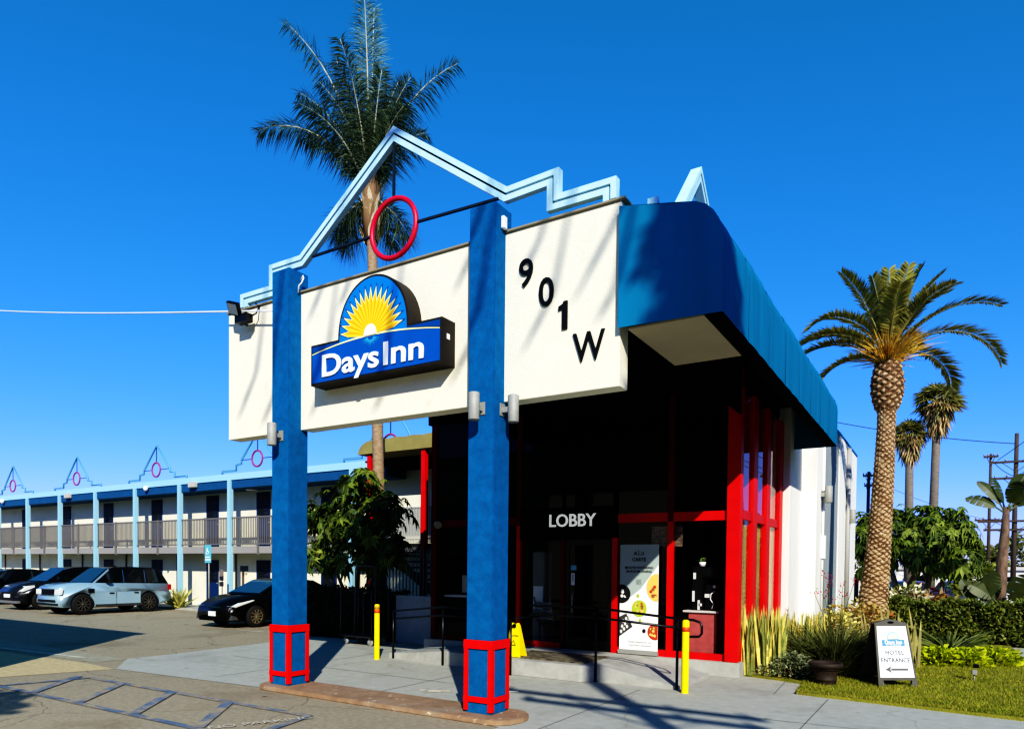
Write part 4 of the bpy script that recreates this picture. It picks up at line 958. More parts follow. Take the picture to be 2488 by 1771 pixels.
# far-left dark car
t, b = make_car('parked_car', 'black crossover cut off by the left edge, furthest left in the row', 'car', (-36.6, 14.9, 0), ROT, 4.7, 1.86,
    [(-2.28, .38), (-2.33, .7), (-2.25, 1.02), (.9, 1.05), (1.6, 1.02), (2.0, .92), (2.28, .75), (2.33, .42), (2.2, .25)],
    [(-2.2, 1.02), (-1.75, 1.46), (-.8, 1.60), (.0, 1.60), (.4, 1.52), (1.2, 1.05)], 1.02, 2.75, .95, .36,
    mat('black_car_paint', (.005, .005, .005), .3, coat=.25, spec=.3), mat('suv_black', (.006,) * 3), rim_lt, 10)
for s_ in (-1, 1):
    m = MB(); m.prism([(1.8, .80), (2.2, .68), (2.27, .72), (1.9, .92)], 'y', min(s_ * .6, s_ * .86), max(s_ * .6, s_ * .86)); m.build('headlight', lamp_m, t, bevel=.02)

# black sedan
t, b = make_car('parked_car', 'black sedan with white front plate parked behind the left blue column', 'car', (-18.62, 15.25, 0), ROT, 4.85, 1.82,
    [(-2.34, .34), (-2.42, .60), (-2.36, .98), (-2.1, 1.04), (-1.5, 1.05), (.95, 1.0), (1.5, .95), (2.0, .83), (2.28, .70), (2.38, .60), (2.43, .45), (2.40, .28), (2.25, .20)],
    [(-1.95, 1.03), (-1.15, 1.38), (-.6, 1.455), (.0, 1.46), (.35, 1.41), (1.30, .98)], .98, 2.775, .96, .335,
    mat('black_car_paint', (.006,) * 3), mat('black_car_paint', (.006,) * 3), mat('rim_warm', (.6, .52, .34), .35, metal=.8), 10, wheel_w=.22)
for s_ in (-1, 1):
    m = MB(); m.prism([(1.55, .80), (2.24, .62), (2.34, .655), (2.1, .76), (1.5, .86)], 'y', min(s_ * .52, s_ * .895), max(s_ * .52, s_ * .895)); m.build('headlight', lamp_m, t, bevel=.02)
    m = MB(); m.prism([(2.12, .25), (2.38, .25), (2.36, .40), (2.2, .36)], 'y', min(s_ * .55, s_ * .86), max(s_ * .55, s_ * .86)); m.build('fog_trim', mat('trim_gloss', (.1, .1, .1), .2), t, bevel=.01)
m = MB(); m.box(2.40, 2.455, -.16, .16, .36, .50); m.build('number_plate', white_paint, t)
m = MB(); m.box(2.34, 2.405, -.32, .32, .60, .645); m.build('badge_bar', chrome, t, bevel=.01)
m = MB(); m.box(2.36, 2.44, -.62, .62, .22, .34); m.build('grille', black_matt, t)
shorten(t, .94)

# cars far right, beyond the hedge
for i, (x, y, cl, lab) in enumerate(((.55, 42.5, (.11, .012, .012), 'dark red car far beyond the hedge, half behind a grey car'), (1.25, 39.6, (.10, .11, .13), 'grey windscreened car far beyond the hedge, nearest to the street'), (2.6, 44, (.6, .6, .6), 'white car far beyond the hedge, furthest right of three'), (-1.6, 41, (.14, .03, .02), 'brick red car seen between the garden palm and the bushy tree'))):
    t, b = make_car('parked_car', lab, 'car', (x, y, 0), rad(-100), 4.5, 1.8,
        [(-2.2, .34), (-2.25, .6), (-2.1, .95), (.95, .95), (1.6, .9), (2.1, .74), (2.25, .5), (2.15, .22)],
        [(-1.8, .95), (-1.1, 1.36), (-.5, 1.42), (.3, 1.38), (1.2, .94)], .93, 2.65, .9, .33,
        mat('far_paint_%d' % i, cl, .3, coat=.5), mat('far_paint_%d' % i, cl), rim_dk, 5)
    for s_ in (-1, 1):
        m = MB(); m.prism([(1.9, .66), (2.2, .6), (2.24, .68), (1.9, .78)], 'y', min(s_ * .5, s_ * .82), max(s_ * .5, s_ * .82)); m.build('headlight', lamp_m, t)
    m = MB(); m.box(2.22, 2.27, -.25, .25, .36, .48); m.build('number_plate', white_paint, t)

# ================================================================== A-FRAME SIGN, POT, SPOTLIGHT
t = thing('sandwich_board', 'white A-frame board reading hotel entrance with a left arrow on the lawn', 'sign', (-.74, 12.98, .05), math.atan2(.375, .532))
af = mat('aframe_grey', (.10, .095, .075), .6, var=.1, scale=5)
def af_panel(sgn, name):
    def P(x, z, o=0): return (x, sgn * (.30 - .27 * z / 1.06) + sgn * o, z)
    m = MB()
    out = [(-.325, .10), (.325, .10), (.275, 1.0), (.12, 1.045), (0, 1.07), (-.12, 1.045), (-.275, 1.0)]
    n = len(out); v = [P(x, z) for x, z in out] + [P(x, z, -.03) for x, z in out]
    m.mesh(v, [tuple(range(n)), tuple(range(2 * n - 1, n - 1, -1))] + [(i, (i + 1) % n, n + (i + 1) % n, n + i) for i in range(n)])
    for s_ in (-1, 1):
        v = [P(x, z) for x, z in ((s_ * .33, 0), (s_ * .22, 0), (s_ * .24, .099), (s_ * .326, .099))]; v += [(x, y - sgn * .04, z) for x, y, z in v]
        m.mesh(v, [(0, 1, 2, 3), (7, 6, 5, 4), (0, 4, 5, 1), (1, 5, 6, 2), (2, 6, 7, 3), (3, 7, 4, 0)])
    return m.build(name, af, t), P
fp, P = af_panel(-1, 'front_board'); af_panel(1, 'back_board')
m = MB(); m.poly([P(-.285, .145, .003), P(.285, .145, .003), P(.245, .955, .003), P(-.245, .955, .003)]); sh = m.build('poster_sheet', mat('poster_white', (.84, .86, .86), .45), fp)
tl = math.atan2(.27, 1.06)
MF = Matrix.Translation((0, -.30 - .008, 0)) @ Matrix.Rotation(-tl, 4, 'X') @ Matrix.Rotation(PI / 2, 4, 'X')
sc = 1 / cos(tl)
ink2 = mat('board_ink', (.10, .105, .11), .6); bl = mat('board_blue', (.10, .27, .42), .5)
text_mesh('HOTEL', .098, MF @ Matrix.Translation((0, .505 * sc, .0)), ink2, 'lettering', sh, .0006, .0015, sx=.95, space=1.12)
text_mesh('ENTRANCE', .098, MF @ Matrix.Translation((0, .385 * sc, .0)), ink2, 'lettering', sh, .0006, .0015, sx=.92, space=1.08)
m = MB(); m.poly([(-.09, .262, 0), (.19, .262, 0), (.19, .298, 0), (-.09, .298, 0)]); m.poly([(-.19, .28, 0), (-.085, .225, 0), (-.105, .28, 0), (-.085, .335, 0)]); o = m.build('arrow', mat('arrow_grey', (.13, .13, .125), .6), None, fixn=False); o.data.transform(MF @ Matrix.Translation((0, 0, .001))); o.parent = sh
m = MB(); m.poly([(-.19, .66, 0), (.19, .66, 0), (.19, .765, 0), (.06, .772, 0), (-.06, .77, 0), (-.19, .76, 0)])
A = [(.10 * cos(PI * k / 16), .775 + .125 * sin(PI * k / 16), 0) for k in range(17)]; B = [(.085 * cos(PI * k / 16), .775 + .105 * sin(PI * k / 16), .0006) for k in range(17)]; D = [(.06 * cos(PI * k / 16), .775 + .07 * sin(PI * k / 16), .0012) for k in range(17)]
m.poly(A, 1); m.poly(B, 2); m.poly(D, 3); o = m.build('sun_logo', [bl, mat('logo_teal', (.25, .5, .55), .5), mat('logo_pale', (.55, .75, .75), .5), mat('logo_yellow', (.8, .8, .45), .5)], None, fixn=False); o.data.transform(MF @ Matrix.Translation((0, 0, .001))); o.parent = sh
text_mesh('Days Inn', .085, MF @ Matrix.Translation((0, .695, .002)), white_paint, 'lettering', sh, .0004, .002, sx=.98)
text_mesh('BY WYNDHAM', .030, MF @ Matrix.Translation((0, .668, .002)), white_paint, 'lettering', sh, .0004, .0005, sx=1.2)
m = MB(); m.poly([P(.055 * cos(2 * PI * k / 16), 1.015 + .018 * sin(2 * PI * k / 16), .003) for k in range(16)]); m.build('handle_slot', black_matt, fp, fixn=False)

t = thing('planter_pot', 'dark ribbed brown planter pot with wide rim at the lawn corner', 'pot', (-1.6, 12.3, 0))
PT = mat('pot_brown', (.05, .034, .024), .7, var=.25, scale=8, dirt=((.2, .15, .1), 4, .55, .5))
m = MB(); m.lathe([(0, .05), (.155, .05), (.16, .06), (.165, .12), (.172, .125), (.172, .14), (.167, .145), (.185, .26), (.192, .27), (.20, .31)], (-1.6, 12.35, 0), 28); m.lathe([(.20, .31), (.25, .33), (.265, .36), (.262, .395), (.235, .41), (.21, .40), (.20, .34), (0, .34)], (-1.6, 12.35, 0), 28); m.build('pot_body', PT, t)
m = MB(); m.lathe([(.2005, .30), (.222, .30), (.228, .315), (.205, .325)], (-1.6, 12.35, 0), 28); m.build('rim_band', PT, t)
t = thing('garden_light', 'small grey landscape spotlight on a stake in the lawn', 'light', (.486, 14.22, .05))
m = MB(); m.tube([(.49, 14.22, .03), (.49, 14.22, .15)], .015, 6); m.build('stake', grey_metal, t)
m = MB(); m.box(.45, .53, 14.17, 14.27, .15, .24); m.build('lamp_body', grey_metal, t, bevel=.01)
m = MB(); m.box(.47, .55, 14.2, 14.3, .27, .33); m.build('lamp_hood', black_paint, t)

# ================================================================== PLANTS
def blade(m, p, d, L_, w, bend=.3, mi=0, n=4, side=None):
    p = Vector(p); d = Vector(d).normalized(); s_ = side if side is not None else d.cross(Vector((U(-1, 1), U(-1, 1), .2))).normalized()
    L0 = len(m.v); pts = []
    for k in range(n + 1):
        u = k / n; q = p + d * (L_ * u) + Vector((d.x, d.y, 0)) * (bend * L_ * u * u) - Vector((0, 0, bend * .35 * L_ * u * u)); ww = w * (1 - u) ** .6 * (.6 + .9 * u if u < .45 else 1)
        pts.append((q, ww))
    for k in range(n):
        (a, wa), (b_, wb_) = pts[k], pts[k + 1]
        if k == n - 1: v = [a - s_ * wa, a + s_ * wa, b_]
        else: v = [a - s_ * wa, a + s_ * wa, b_ + s_ * wb_, b_ - s_ * wb_]
        m.poly(v, mi)
    return m
# shared-vertex variant so a frond's leaflets are single islands
def leaf(m, p, d, L_, w, nrm, mi=0, droop=0.0):
    p = Vector(p); d = Vector(d).normalized(); s_ = d.cross(Vector(nrm))
    if s_.length < 1e-3: s_ = Vector((1, 0, 0))
    s_ = s_.normalized() * w
    a = p + d * (L_ * .4) - Vector((0, 0, droop * L_ * .2)); e = p + d * L_ - Vector((0, 0, droop * L_))
    m.poly([p, a + s_, e, a - s_], mi)

snake_y = mat('snake_yellow', (.60, .48, .08), .55, col2=(.74, .66, .26), scale=9, island=.3, transl=.2); snake_g = mat('snake_green', (.22, .26, .07), .6, col2=(.38, .40, .13), scale=10, island=.35, transl=.2)
def snake(label, n, xr, yr, hr, base):
    t = thing('snake_plant', label, 'plant', base, group='yellow snake plants beside the corner post')
    m = MB()
    for i in range(n):
        x, y = U(*xr), U(*yr); h = U(*hr); a = U(0, 2 * PI); tl_ = U(0, .13)
        ang = U(-.5, .9); sd = Vector((cos(ang), sin(ang), 0))
        blade(m, (x, y, .03), (cos(a) * tl_, sin(a) * tl_, 1), h, U(.018, .045), U(-.08, .22), 0 if random.random() < .5 else 1, 5, sd)
    m.build('foliage', [snake_y, snake_g], t, fixn=False)
snake('tall yellow variegated snake plant clump against the red corner post', 300, (-3.02, -2.38), (12.66, 13.3), (.5, 1.3), (-2.75, 12.9, 0))
snake('shorter yellow snake plant clump further back along the white wall', 260, (-2.9, -1.95), (13.5, 15.2), (.6, 1.15), (-2.5, 14.3, 0))

def shrub(name, label, c, r, n, lw, mats, base=None, up=.5, cat='shrub', group=None, ll=None, stem=True):
    t = thing(name, label, cat, base or (c[0], c[1], 0), group=group)
    m = MB(); cx, cy, cz = c; rx, ry, rz = r
    for i in range(n):
        a = U(0, 2 * PI); b_ = math.asin(U(-.5, 1)); k = U(.45, 1.0) ** .6 * (1 + .18 * sin(5 * a + cx * 7) * cos(4 * b_))
        p = Vector((cx + rx * k * cos(a) * cos(b_), cy + ry * k * sin(a) * cos(b_), max(.06, cz + rz * k * sin(b_))))
        d = Vector((cos(a) + U(-.6, .6), sin(a) + U(-.6, .6), up + U(-.5, .8))).normalized()
        leaf(m, p, d, U(*(ll or (lw * 2, lw * 4))), lw * U(.7, 1.1), (U(-1, 1), U(-1, 1), U(.2, 1)), random.randrange(len(mats)), U(0, .25))
    m.build('foliage', mats, t, fixn=False)
    if stem:
        m = MB()
        for i in range(5): m.tube([(cx + U(-.1, .1), cy + U(-.1, .1), 0), (cx + U(-.4, .4) * rx, cy + U(-.4, .4) * ry, cz + .2 * rz)], .015, 5)
        m.build('stem', mat('stem_brown', (.10, .07, .04), .9), t)
    return t
gl = lambda nm, c, c2, i=.35, k=1.55: mat(nm, tuple(k * q for q in c), .6, col2=tuple(k * q for q in c2), scale=3, island=i, transl=.3)
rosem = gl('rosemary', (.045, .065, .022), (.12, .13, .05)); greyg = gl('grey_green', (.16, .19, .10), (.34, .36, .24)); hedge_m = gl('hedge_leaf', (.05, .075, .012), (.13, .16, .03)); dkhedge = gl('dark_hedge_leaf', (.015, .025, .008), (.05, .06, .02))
yel = gl('yellow_leaf', (.26, .31, .01), (.42, .43, .02)); crot = gl('croton_leaf', (.40, .16, .05), (.30, .26, .08)); whf = mat('white_bloom', (.75, .70, .50), .7, island=.2)
# fine upright bush
t = thing('rosemary_bush', 'wide dark green needle-leaved bush between the snake plants and the sandwich board', 'shrub', (-1.6, 13.7, 0))
m = MB()
for i in range(4200):
    a = U(0, 2 * PI); k = U(0, 1) ** .5; p = (-1.6 + .5 * k * cos(a), 13.75 + .6 * k * sin(a), U(.05, .45)); d = (cos(a) * (.25 + k) + .1, sin(a) * (.25 + k), U(.35, 1.5))
    blade(m, p, d, U(.25, .8), .010, .15, random.randrange(2), 3)
m.build('foliage', [rosem, gl('rosemary_tip', (.10, .12, .035), (.2, .2, .07))], t, fixn=False)
t = thing('rosemary_bush', 'lower dark green needle-leaved bush just behind the planter pot', 'shrub', (-1.9, 13.1, 0))
m = MB()
for i in range(1300):
    a = U(0, 2 * PI); k = U(0, 1) ** .5; p = (-1.95 + .3 * k * cos(a), 13.1 + .3 * k * sin(a), U(.05, .25)); d = (cos(a) * (.25 + k), sin(a) * (.25 + k), U(.35, 1.5))
    blade(m, p, d, U(.15, .38), .009, .15, random.randrange(2), 3)
m.build('foliage', [rosem, rosem], t, fixn=False)
shrub('succulent_shrub', 'small grey-green rounded shrub between the snake plants and the pot', (-2.2, 12.72, .22), (.33, .25, .28), 900, .018, [greyg], ll=(.04, .08))
shrub('succulent_shrub', 'low dusty green shrub at the walkway edge under the snake plants', (-2.62, 12.72, .1), (.2, .12, .14), 260, .016, [greyg], ll=(.04, .07))
# kangaroo paw with red flower heads
t = thing('kangaroo_paw', 'thin stemmed plant with red flower heads against the white side wall', 'plant', (-1.8, 15.2, 0))
ms, mf = MB(), MB()
for (x, y, z) in ((-2.02, 15, 1.80), (-1.9, 15, 1.62), (-1.95, 15.1, 1.5), (-1.68, 15.1, 1.60), (-1.66, 15, 1.42), (-1.5, 15.3, 1.66), (-2.18, 15, 1.45), (-1.8, 15.0, 1.30), (-2.0, 15.1, 1.38), (-1.92, 15, 1.75)):
    bx_, by_ = -1.85 + U(-.12, .12), 15.2 + U(-.1, .1)
    ms.tube([(bx_, by_, .05), ((bx_ + x) / 2 + U(-.04, .04), (by_ + y) / 2, z * .6), (x, y, z)], [.009, .007, .004], 5)
    mf = MB()
    for k in range(16):
        p = Vector((x + U(-.07, .07), y + U(-.06, .06), z + U(-.06, .09))); leaf(mf, p, (U(-1, 1), U(-1, 1), U(0, 1)), U(.03, .06), .013, (U(-1, 1), U(-1, 1), 1))
    mf.build('flower_head', mat('paw_red', (.45, .04, .08), .7, island=.3), t, fixn=False)
for i in range(160): a = U(0, 2 * PI); blade(ms, (-1.85 + U(-.2, .2), 15.2 + U(-.2, .2), .03), (cos(a) * .5, sin(a) * .5, 1), U(.4, .9), .012, .2, 0, 3)
ms.build('stem', mat('paw_stem', (.09, .11, .035), .7), t, fixn=False)
shrub('croton_bush', 'orange and red leaved bush at the foot of the garden palm', (-1.5, 16.7, .6), (.75, .6, .6), 1300, .035, [crot, gl('croton_green', (.18, .2, .05), (.35, .3, .1))])
shrub('flowering_bush', 'round pale leaved bush left of the palm trunk by the side wall', (-1.95, 15.9, .55), (.55, .45, .55), 800, .03, [gl('pale_leaf', (.34, .34, .10), (.5, .45, .18))])
shrub('flowering_bush', 'rounded white flowering bush behind the clipped hedge right of the palm', (-.9, 24.3, .95), (.5, .4, .55), 500, .06, [whf, gl('bush_green', (.10, .12, .04), (.2, .2, .06))])
shrub('flowering_bush', 'rusty orange bush behind the clipped hedge under the bushy tree', (-.2, 24.6, .85), (.7, .5, .4), 500, .05, [gl('rust_leaf', (.30, .14, .04), (.35, .24, .08))])
# upright variegated leaves behind the board
t = thing('canna_plant', 'pale upright pointed leaves rising just behind the sandwich board', 'plant', (-.8, 15.8, 0))
m = MB()
for i in range(40): a = U(0, 2 * PI); blade(m, (-.85 + U(-.45, .5), 15.8 + U(-.3, .3), .05), (cos(a) * .15, sin(a) * .15, 1), U(.7, 1.25), .045, .1, 0, 4, Vector((cos(.5), sin(.5), 0)))
m.build('foliage', mat('canna_leaf', (.42, .38, .16), .6, island=.25, transl=.3), t, fixn=False)
# cycad-like plant
t = thing('agave_plant', 'spiky dark green rosette plant in front of the clipped hedge', 'plant', (.15, 17.6, 0))
m = MB()
for i in range(60): a = U(0, 2 * PI); e_ = U(.15, 1.2); blade(m, (.15, 17.6, .15), (cos(a), sin(a), e_), U(.6, 1.05), .045, .25, 0, 4)
m.build('foliage', gl('agave_leaf', (.10, .13, .04), (.2, .22, .08)), t, fixn=False)
# yellow ground cover
shrub('yellow_groundcover', 'bright yellow-green low mound of leaves on the lawn left of the spotlight', (-.05, 16.3, .12), (.38, .35, .28), 500, .04, [yel], cat='ground cover', group='yellow ground cover mounds')
shrub('yellow_groundcover', 'bright yellow-green low mound of leaves in the middle of the lawn edge', (.42, 16.5, .12), (.36, .35, .26), 500, .04, [yel], cat='ground cover', group='yellow ground cover mounds')
shrub('yellow_groundcover', 'bright yellow-green low mound of leaves nearest the right picture edge', (.95, 17.0, .12), (.42, .35, .26), 500, .04, [yel], cat='ground cover', group='yellow ground cover mounds')
# clipped hedges
def hedge(label, x0, x1, y0, y1, h, n, mts, lw=.03):
    t = thing('hedge', label, 'hedge', ((x0 + x1) / 2, (y0 + y1) / 2, 0))
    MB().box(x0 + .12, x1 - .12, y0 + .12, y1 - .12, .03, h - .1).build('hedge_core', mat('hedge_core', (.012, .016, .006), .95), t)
    m = MB()
    for i in range(n):
        f_ = random.random(); hx = U(x0, x1)
        if f_ < .55: p = (U(x0, x1), y0 + U(0, .13), U(.05, h)); nr = (0, -1, .3)
        elif f_ < .8: p = (U(x0, x1), U(y0, y1), h - U(0, .12)); nr = (0, 0, 1)
        else: p = (random.choice((x0 + U(0, .1), x1 - U(0, .1))), U(y0, y1), U(.05, h)); nr = (1 if p[0] > (x0 + x1) / 2 else -1, 0, .3)
        p = (p[0], p[1] + .05 * sin(p[0] * 6 + p[2] * 5) * (1 if p[1] < (y0 + y1) / 2 else 0), p[2] * (1 + .05 * sin(p[0] * 4.3) + .035 * sin(p[0] * 11)))
        d = Vector((U(-1, 1), U(-1, 1), U(-.3, 1))) + Vector(nr) * .3
        leaf(m, p, d, U(.05, .17), lw * U(.7, 1.4), Vector(nr) + Vector((U(-.7, .7), U(-.7, .7), U(-.5, .7))), random.randrange(len(mts)))
    m.build('foliage', mts, t, fixn=False)
hedge('long clipped green hedge across the back of the lawn', -1.4, 2.6, 21.6, 22.7, 1.10, 9000, [hedge_m, gl('hedge_tip', (.12, .14, .03), (.2, .2, .05))])
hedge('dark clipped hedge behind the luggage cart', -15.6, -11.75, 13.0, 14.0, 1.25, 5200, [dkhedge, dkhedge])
# spiky plants by the motel kerb
for x, y, h, lab in ((-27.2, 17.35, 1.1, 'spiky yellow-green plant at the motel kerb between two pale blue posts'), (-29.7, 17.6, .8, 'spiky plant half hidden behind the tail of the pale blue SUV')):
    t = thing('agave_plant', lab, 'plant', (x, y, 0))
    m = MB()
    for i in range(90): a = U(0, 2 * PI); blade(m, (x + U(-.2, .2), y + U(-.1, .1), .08), (cos(a), sin(a), U(.4, 3)), U(.5, 1.0) * h, .05, .15, 0, 3)
    m.build('foliage', gl('kerb_leaf', (.26, .26, .08), (.42, .40, .16)), t, fixn=False)

# ------------------------------------------------------------------ trees
def trunk_tube(m, path, radii, n=14, ringstep=None, amp=0): m.tube(path, radii, n)
def frond(m, base, az, el, L_, droop, nl, ll, lw, plume=0.0, mi=0, mr=1, curl=.35, vang=.5, sagleaf=.25, start=.12, rr=.02):
    """pinnate palm frond: rachis arcs out and down, leaflets in two rows"""
    base = Vector(base); h = Vector((cos(az), sin(az), 0)); N = 14; pts = []
    p = base.copy(); e = el
    for k in range(N + 1):
        pts.append(p.copy()); d = h * cos(e) + Vector((0, 0, sin(e))); p = p + d * (L_ / N); e -= droop / N * (.4 + 1.2 * k / N)
    m.tube(pts, [rr * (1 - .85 * k / N) for k in range(N + 1)], 5, mr)
    side = Vector((-sin(az), cos(az), 0))
    for i in range(nl):
        u = start + (1 - start) * (i + U(0, .6)) / nl; k = min(N - 1, int(u * N)); f_ = u * N - k; q = pts[k].lerp(pts[k + 1], f_); d = (pts[k + 1] - pts[k]).normalized(); up = side.cross(d).normalized()
        if up.z < 0: up = -up
        env = (.45 + .55 * min(1, (u - start) / .2)) * (1 - .55 * max(0, (u - .65) / .35) ** 1.5)
        for s_ in (-1, 1):
            lift = vang + (U(-plume, plume) if plume else U(-.12, .12))
            dd = (d * (curl + .55 * u + U(-.08, .08)) + side * s_ * cos(lift) + up * sin(lift)).normalized()
            leaf(m, q, dd, ll * env * U(.85, 1.1), lw, up + side * U(-.5, .5) + d * U(-.3, .3), mi, sagleaf * U(.5, 1.5))

# Canary date palm in the garden
t = thing('date_palm', 'stout date palm with patterned trunk and arching fronds in the garden', 'palm tree', (-1.45, 19, 0))
m = MB(); path = []; R_ = []
prof = [(0, .46), (.4, .41), (1.1, .335), (1.9, .295), (2.84, .258), (4.2, .228), (5.4, .20), (5.72, .205), (5.85, .28), (6.15, .35), (6.45, .36), (6.75, .31), (7.05, .22), (7.3, .12)]
def rz(z):
    for (a, ra), (b_, rb) in zip(prof, prof[1:]):
        if a <= z <= b_: return ra + (rb - ra) * (z - a) / (b_ - a)
    return .1
def cx(z): return -1.54 + .098 * z - .0078 * z * z
NZ, NA = 420, 72; vs = []; fs = []
for i in range(NZ + 1):
    z = 7.3 * i / NZ
    for k in range(NA):
        a = 2 * PI * k / NA
        # diamond leaf-scar relief: two crossed helical wave families
        zz = z + .02 * sin(3 * a + z * 2.1) + .015 * sin(5 * a - z * 3.7); fq = 8 if not 5.75 < z < 7.1 else 5.5
        p1 = (a * 9 / (2 * PI) + zz * fq) % 1; p2 = (-a * 9 / (2 * PI) + zz * fq) % 1
        rel = 1 - max(abs(p1 - .5), abs(p2 - .5)) * 2
        big = 1 if 5.8 < z < 7.1 else 0
        r_ = rz(z) * (1 + (.10 if not big else .16) * (rel - .5)) + U(-.004, .004)
        vs.append((cx(z) + r_ * cos(a), 19 + r_ * sin(a), z))
for i in range(NZ):
    z = 7.3 * i / NZ
    for k in range(NA):
        l = (k + 1) % NA; a = 2 * PI * (k + .5) / NA
        zz = z + .02 * sin(3 * a + z * 2.1) + .015 * sin(5 * a - z * 3.7); fq = 8 if not 5.75 < z < 7.1 else 5.5
        p1 = (a * 9 / (2 * PI) + zz * fq) % 1; p2 = (-a * 9 / (2 * PI) + zz * fq) % 1
        edge = min(p1, p2, 1.35 * (1 - p1), 1.35 * (1 - p2))
        dk_ = edge < (.19 if not 5.75 < z < 7.1 else .27) + .09 * sin(z * 9 + 2 * a) * sin(z * 3.1) + U(-.10, .10)
        m.mesh([vs[i * NA + k], vs[i * NA + l], vs[(i + 1) * NA + l], vs[(i + 1) * NA + k]], [(0, 1, 2, 3)], 1 if dk_ else 0, False)
def bark(name, c1, c2, sc, st): return mat(name, c1, .9, col2=c2, scale=sc, stretch=st, bump=.4, bscale=20)
m.build('trunk', mat('date_bark', (.17, .10, .045), .95, col2=(.46, .32, .16), scale=3.2, stretch=(2.2, 2.2, 5.5), bump=.6, bscale=14), t, fixn=False) if 0 else m.build('trunk', [mat('date_bark', (.27, .18, .09), .95, col2=(.58, .45, .28), scale=6, stretch=(2, 2, 4), bump=.4, bscale=14), mat('date_scar', (.10, .055, .025), .95, col2=(.22, .13, .06), scale=6)], t, fixn=False)
date_g = gl('date_leaf', (.13, .145, .028), (.30, .27, .09), .4); date_y = gl('date_young', (.22, .22, .05), (.32, .28, .08), .3); rach = mat('rachis', (.34, .30, .12), .7)
m = MB(); B = (-1.24, 19, 6.98)
# image right is azimuth 32 here; left is 212, away 122, towards the camera 302
for az, el, L_, dr, c_i in ((212, 32, 2.25, 1.5, 1), (205, 24, 2.35, 1.6, 0), (222, 50, 2.3, 2.0, 1), (208, 5, 1.8, 1.5, 0), (218, 68, 2.1, .55, 0), (230, 82, 1.7, .3, 1), (30, 78, 2.1, .35, 0), (20, 68, 2.1, .5, 1), (32, 48, 3.0, 1.25, 0), (26, 34, 2.9, 2.1, 1), (38, 18, 2.2, 2.3, 0), (122, 75, 1.9, .7, 0), (302, 78, 1.8, .5, 1), (285, 60, 1.7, 1.0, 1), (330, 58, 1.9, 1.2, 0), (180, 42, 2.2, 1.6, 0), (70, 44, 2.0, 1.5, 0), (270, 85, 1.75, .3, 1), (45, 62, 2.2, .9, 0)):
    frond(m, (B[0] + .1 * cos(rad(az)), B[1] + .1 * sin(rad(az)), B[2] + .25 * sin(rad(el))), rad(az + U(-4, 4)), rad(el), L_, dr, 115, .44, .022, .0, c_i, 2, .35, .40, .15, .14, .026)
m.build('crown', [date_g, date_y, rach], t, fixn=False)
m = MB()
for i in range(420):
    a = U(0, 2 * PI) if i % 3 else rad(U(230, 370)); p = Vector((-1.24 + .25 * cos(a), 19 + .25 * sin(a), U(6.85, 7.15))); blade(m, p, (cos(a), sin(a), U(.2, 2.2)), U(.35, .85), .013, .35, 0, 3)
m.build('fruit_stalks', mat('stalk_orange', (.70, .34, .03), .7, col2=(.55, .45, .10), scale=3, island=.3), t, fixn=False)

# tall queen palm behind the portal
t = thing('queen_palm', 'tall feathery palm rising behind the zigzag frame with a slim ringed trunk', 'palm tree', (-13.15, 14.3, 0))
m = MB(); path = [(-13.1, 14.3, 0), (-13.16, 14.3, 3), (-13.2, 14.3, 6), (-13.33, 14.3, 9), (-13.45, 14.3, 11.0)]
P = []; R_ = []
for i in range(220):
    z = 11.0 * i / 219; xx = -13.1 - .06 * (z / 4) - .0021 * z * z; P.append((xx, 14.3, z)); R_.append((.168 - .003 * z) * (1 + (.045 if i % 6 == 0 else 0)))
m.tube(P, R_, 18); m.build('trunk', mat('queen_bark', (.25, .17, .10), .95, col2=(.42, .32, .21), scale=5, stretch=(2, 2, 7), bump=.5, bscale=20), t, fixn=False)
m = MB(); TX = P[-1][0]
for i in range(60):   # boots of cut fronds
    a = U(0, 2 * PI); z = 10.7 + 1.5 * i / 60; r_ = .28 - .06 * (i / 60); blade(m, (TX + r_ * .7 * cos(a), 14.3 + r_ * .7 * sin(a), z), (cos(a) * .4, sin(a) * .4, 1), U(.35, .6), .09, .1, i % 3, 3, Vector((-sin(a), cos(a), 0)))
m.tube([(TX, 14.3, 10.8), (TX - .05, 14.3, 11.6), (TX, 14.3, 12.6), (TX, 14.3, 13.3)], [.18, .25, .21, .09], 12, 1)
m.build('frond_boots', [mat('boot_tan', (.50, .40, .22), .9, island=.3), mat('boot_brown', (.26, .17, .09), .9), mat('boot_pale', (.62, .54, .36), .9)], t, fixn=False)
q_g = gl('queen_leaf', (.045, .07, .03), (.12, .16, .085), .5); q_g2 = gl('queen_leaf_pale', (.08, .14, .11), (.17, .24, .20), .35); q_r = mat('queen_rachis', (.50, .48, .34), .6)
m = MB(); B = (TX - .05, 14.3, 12.0)
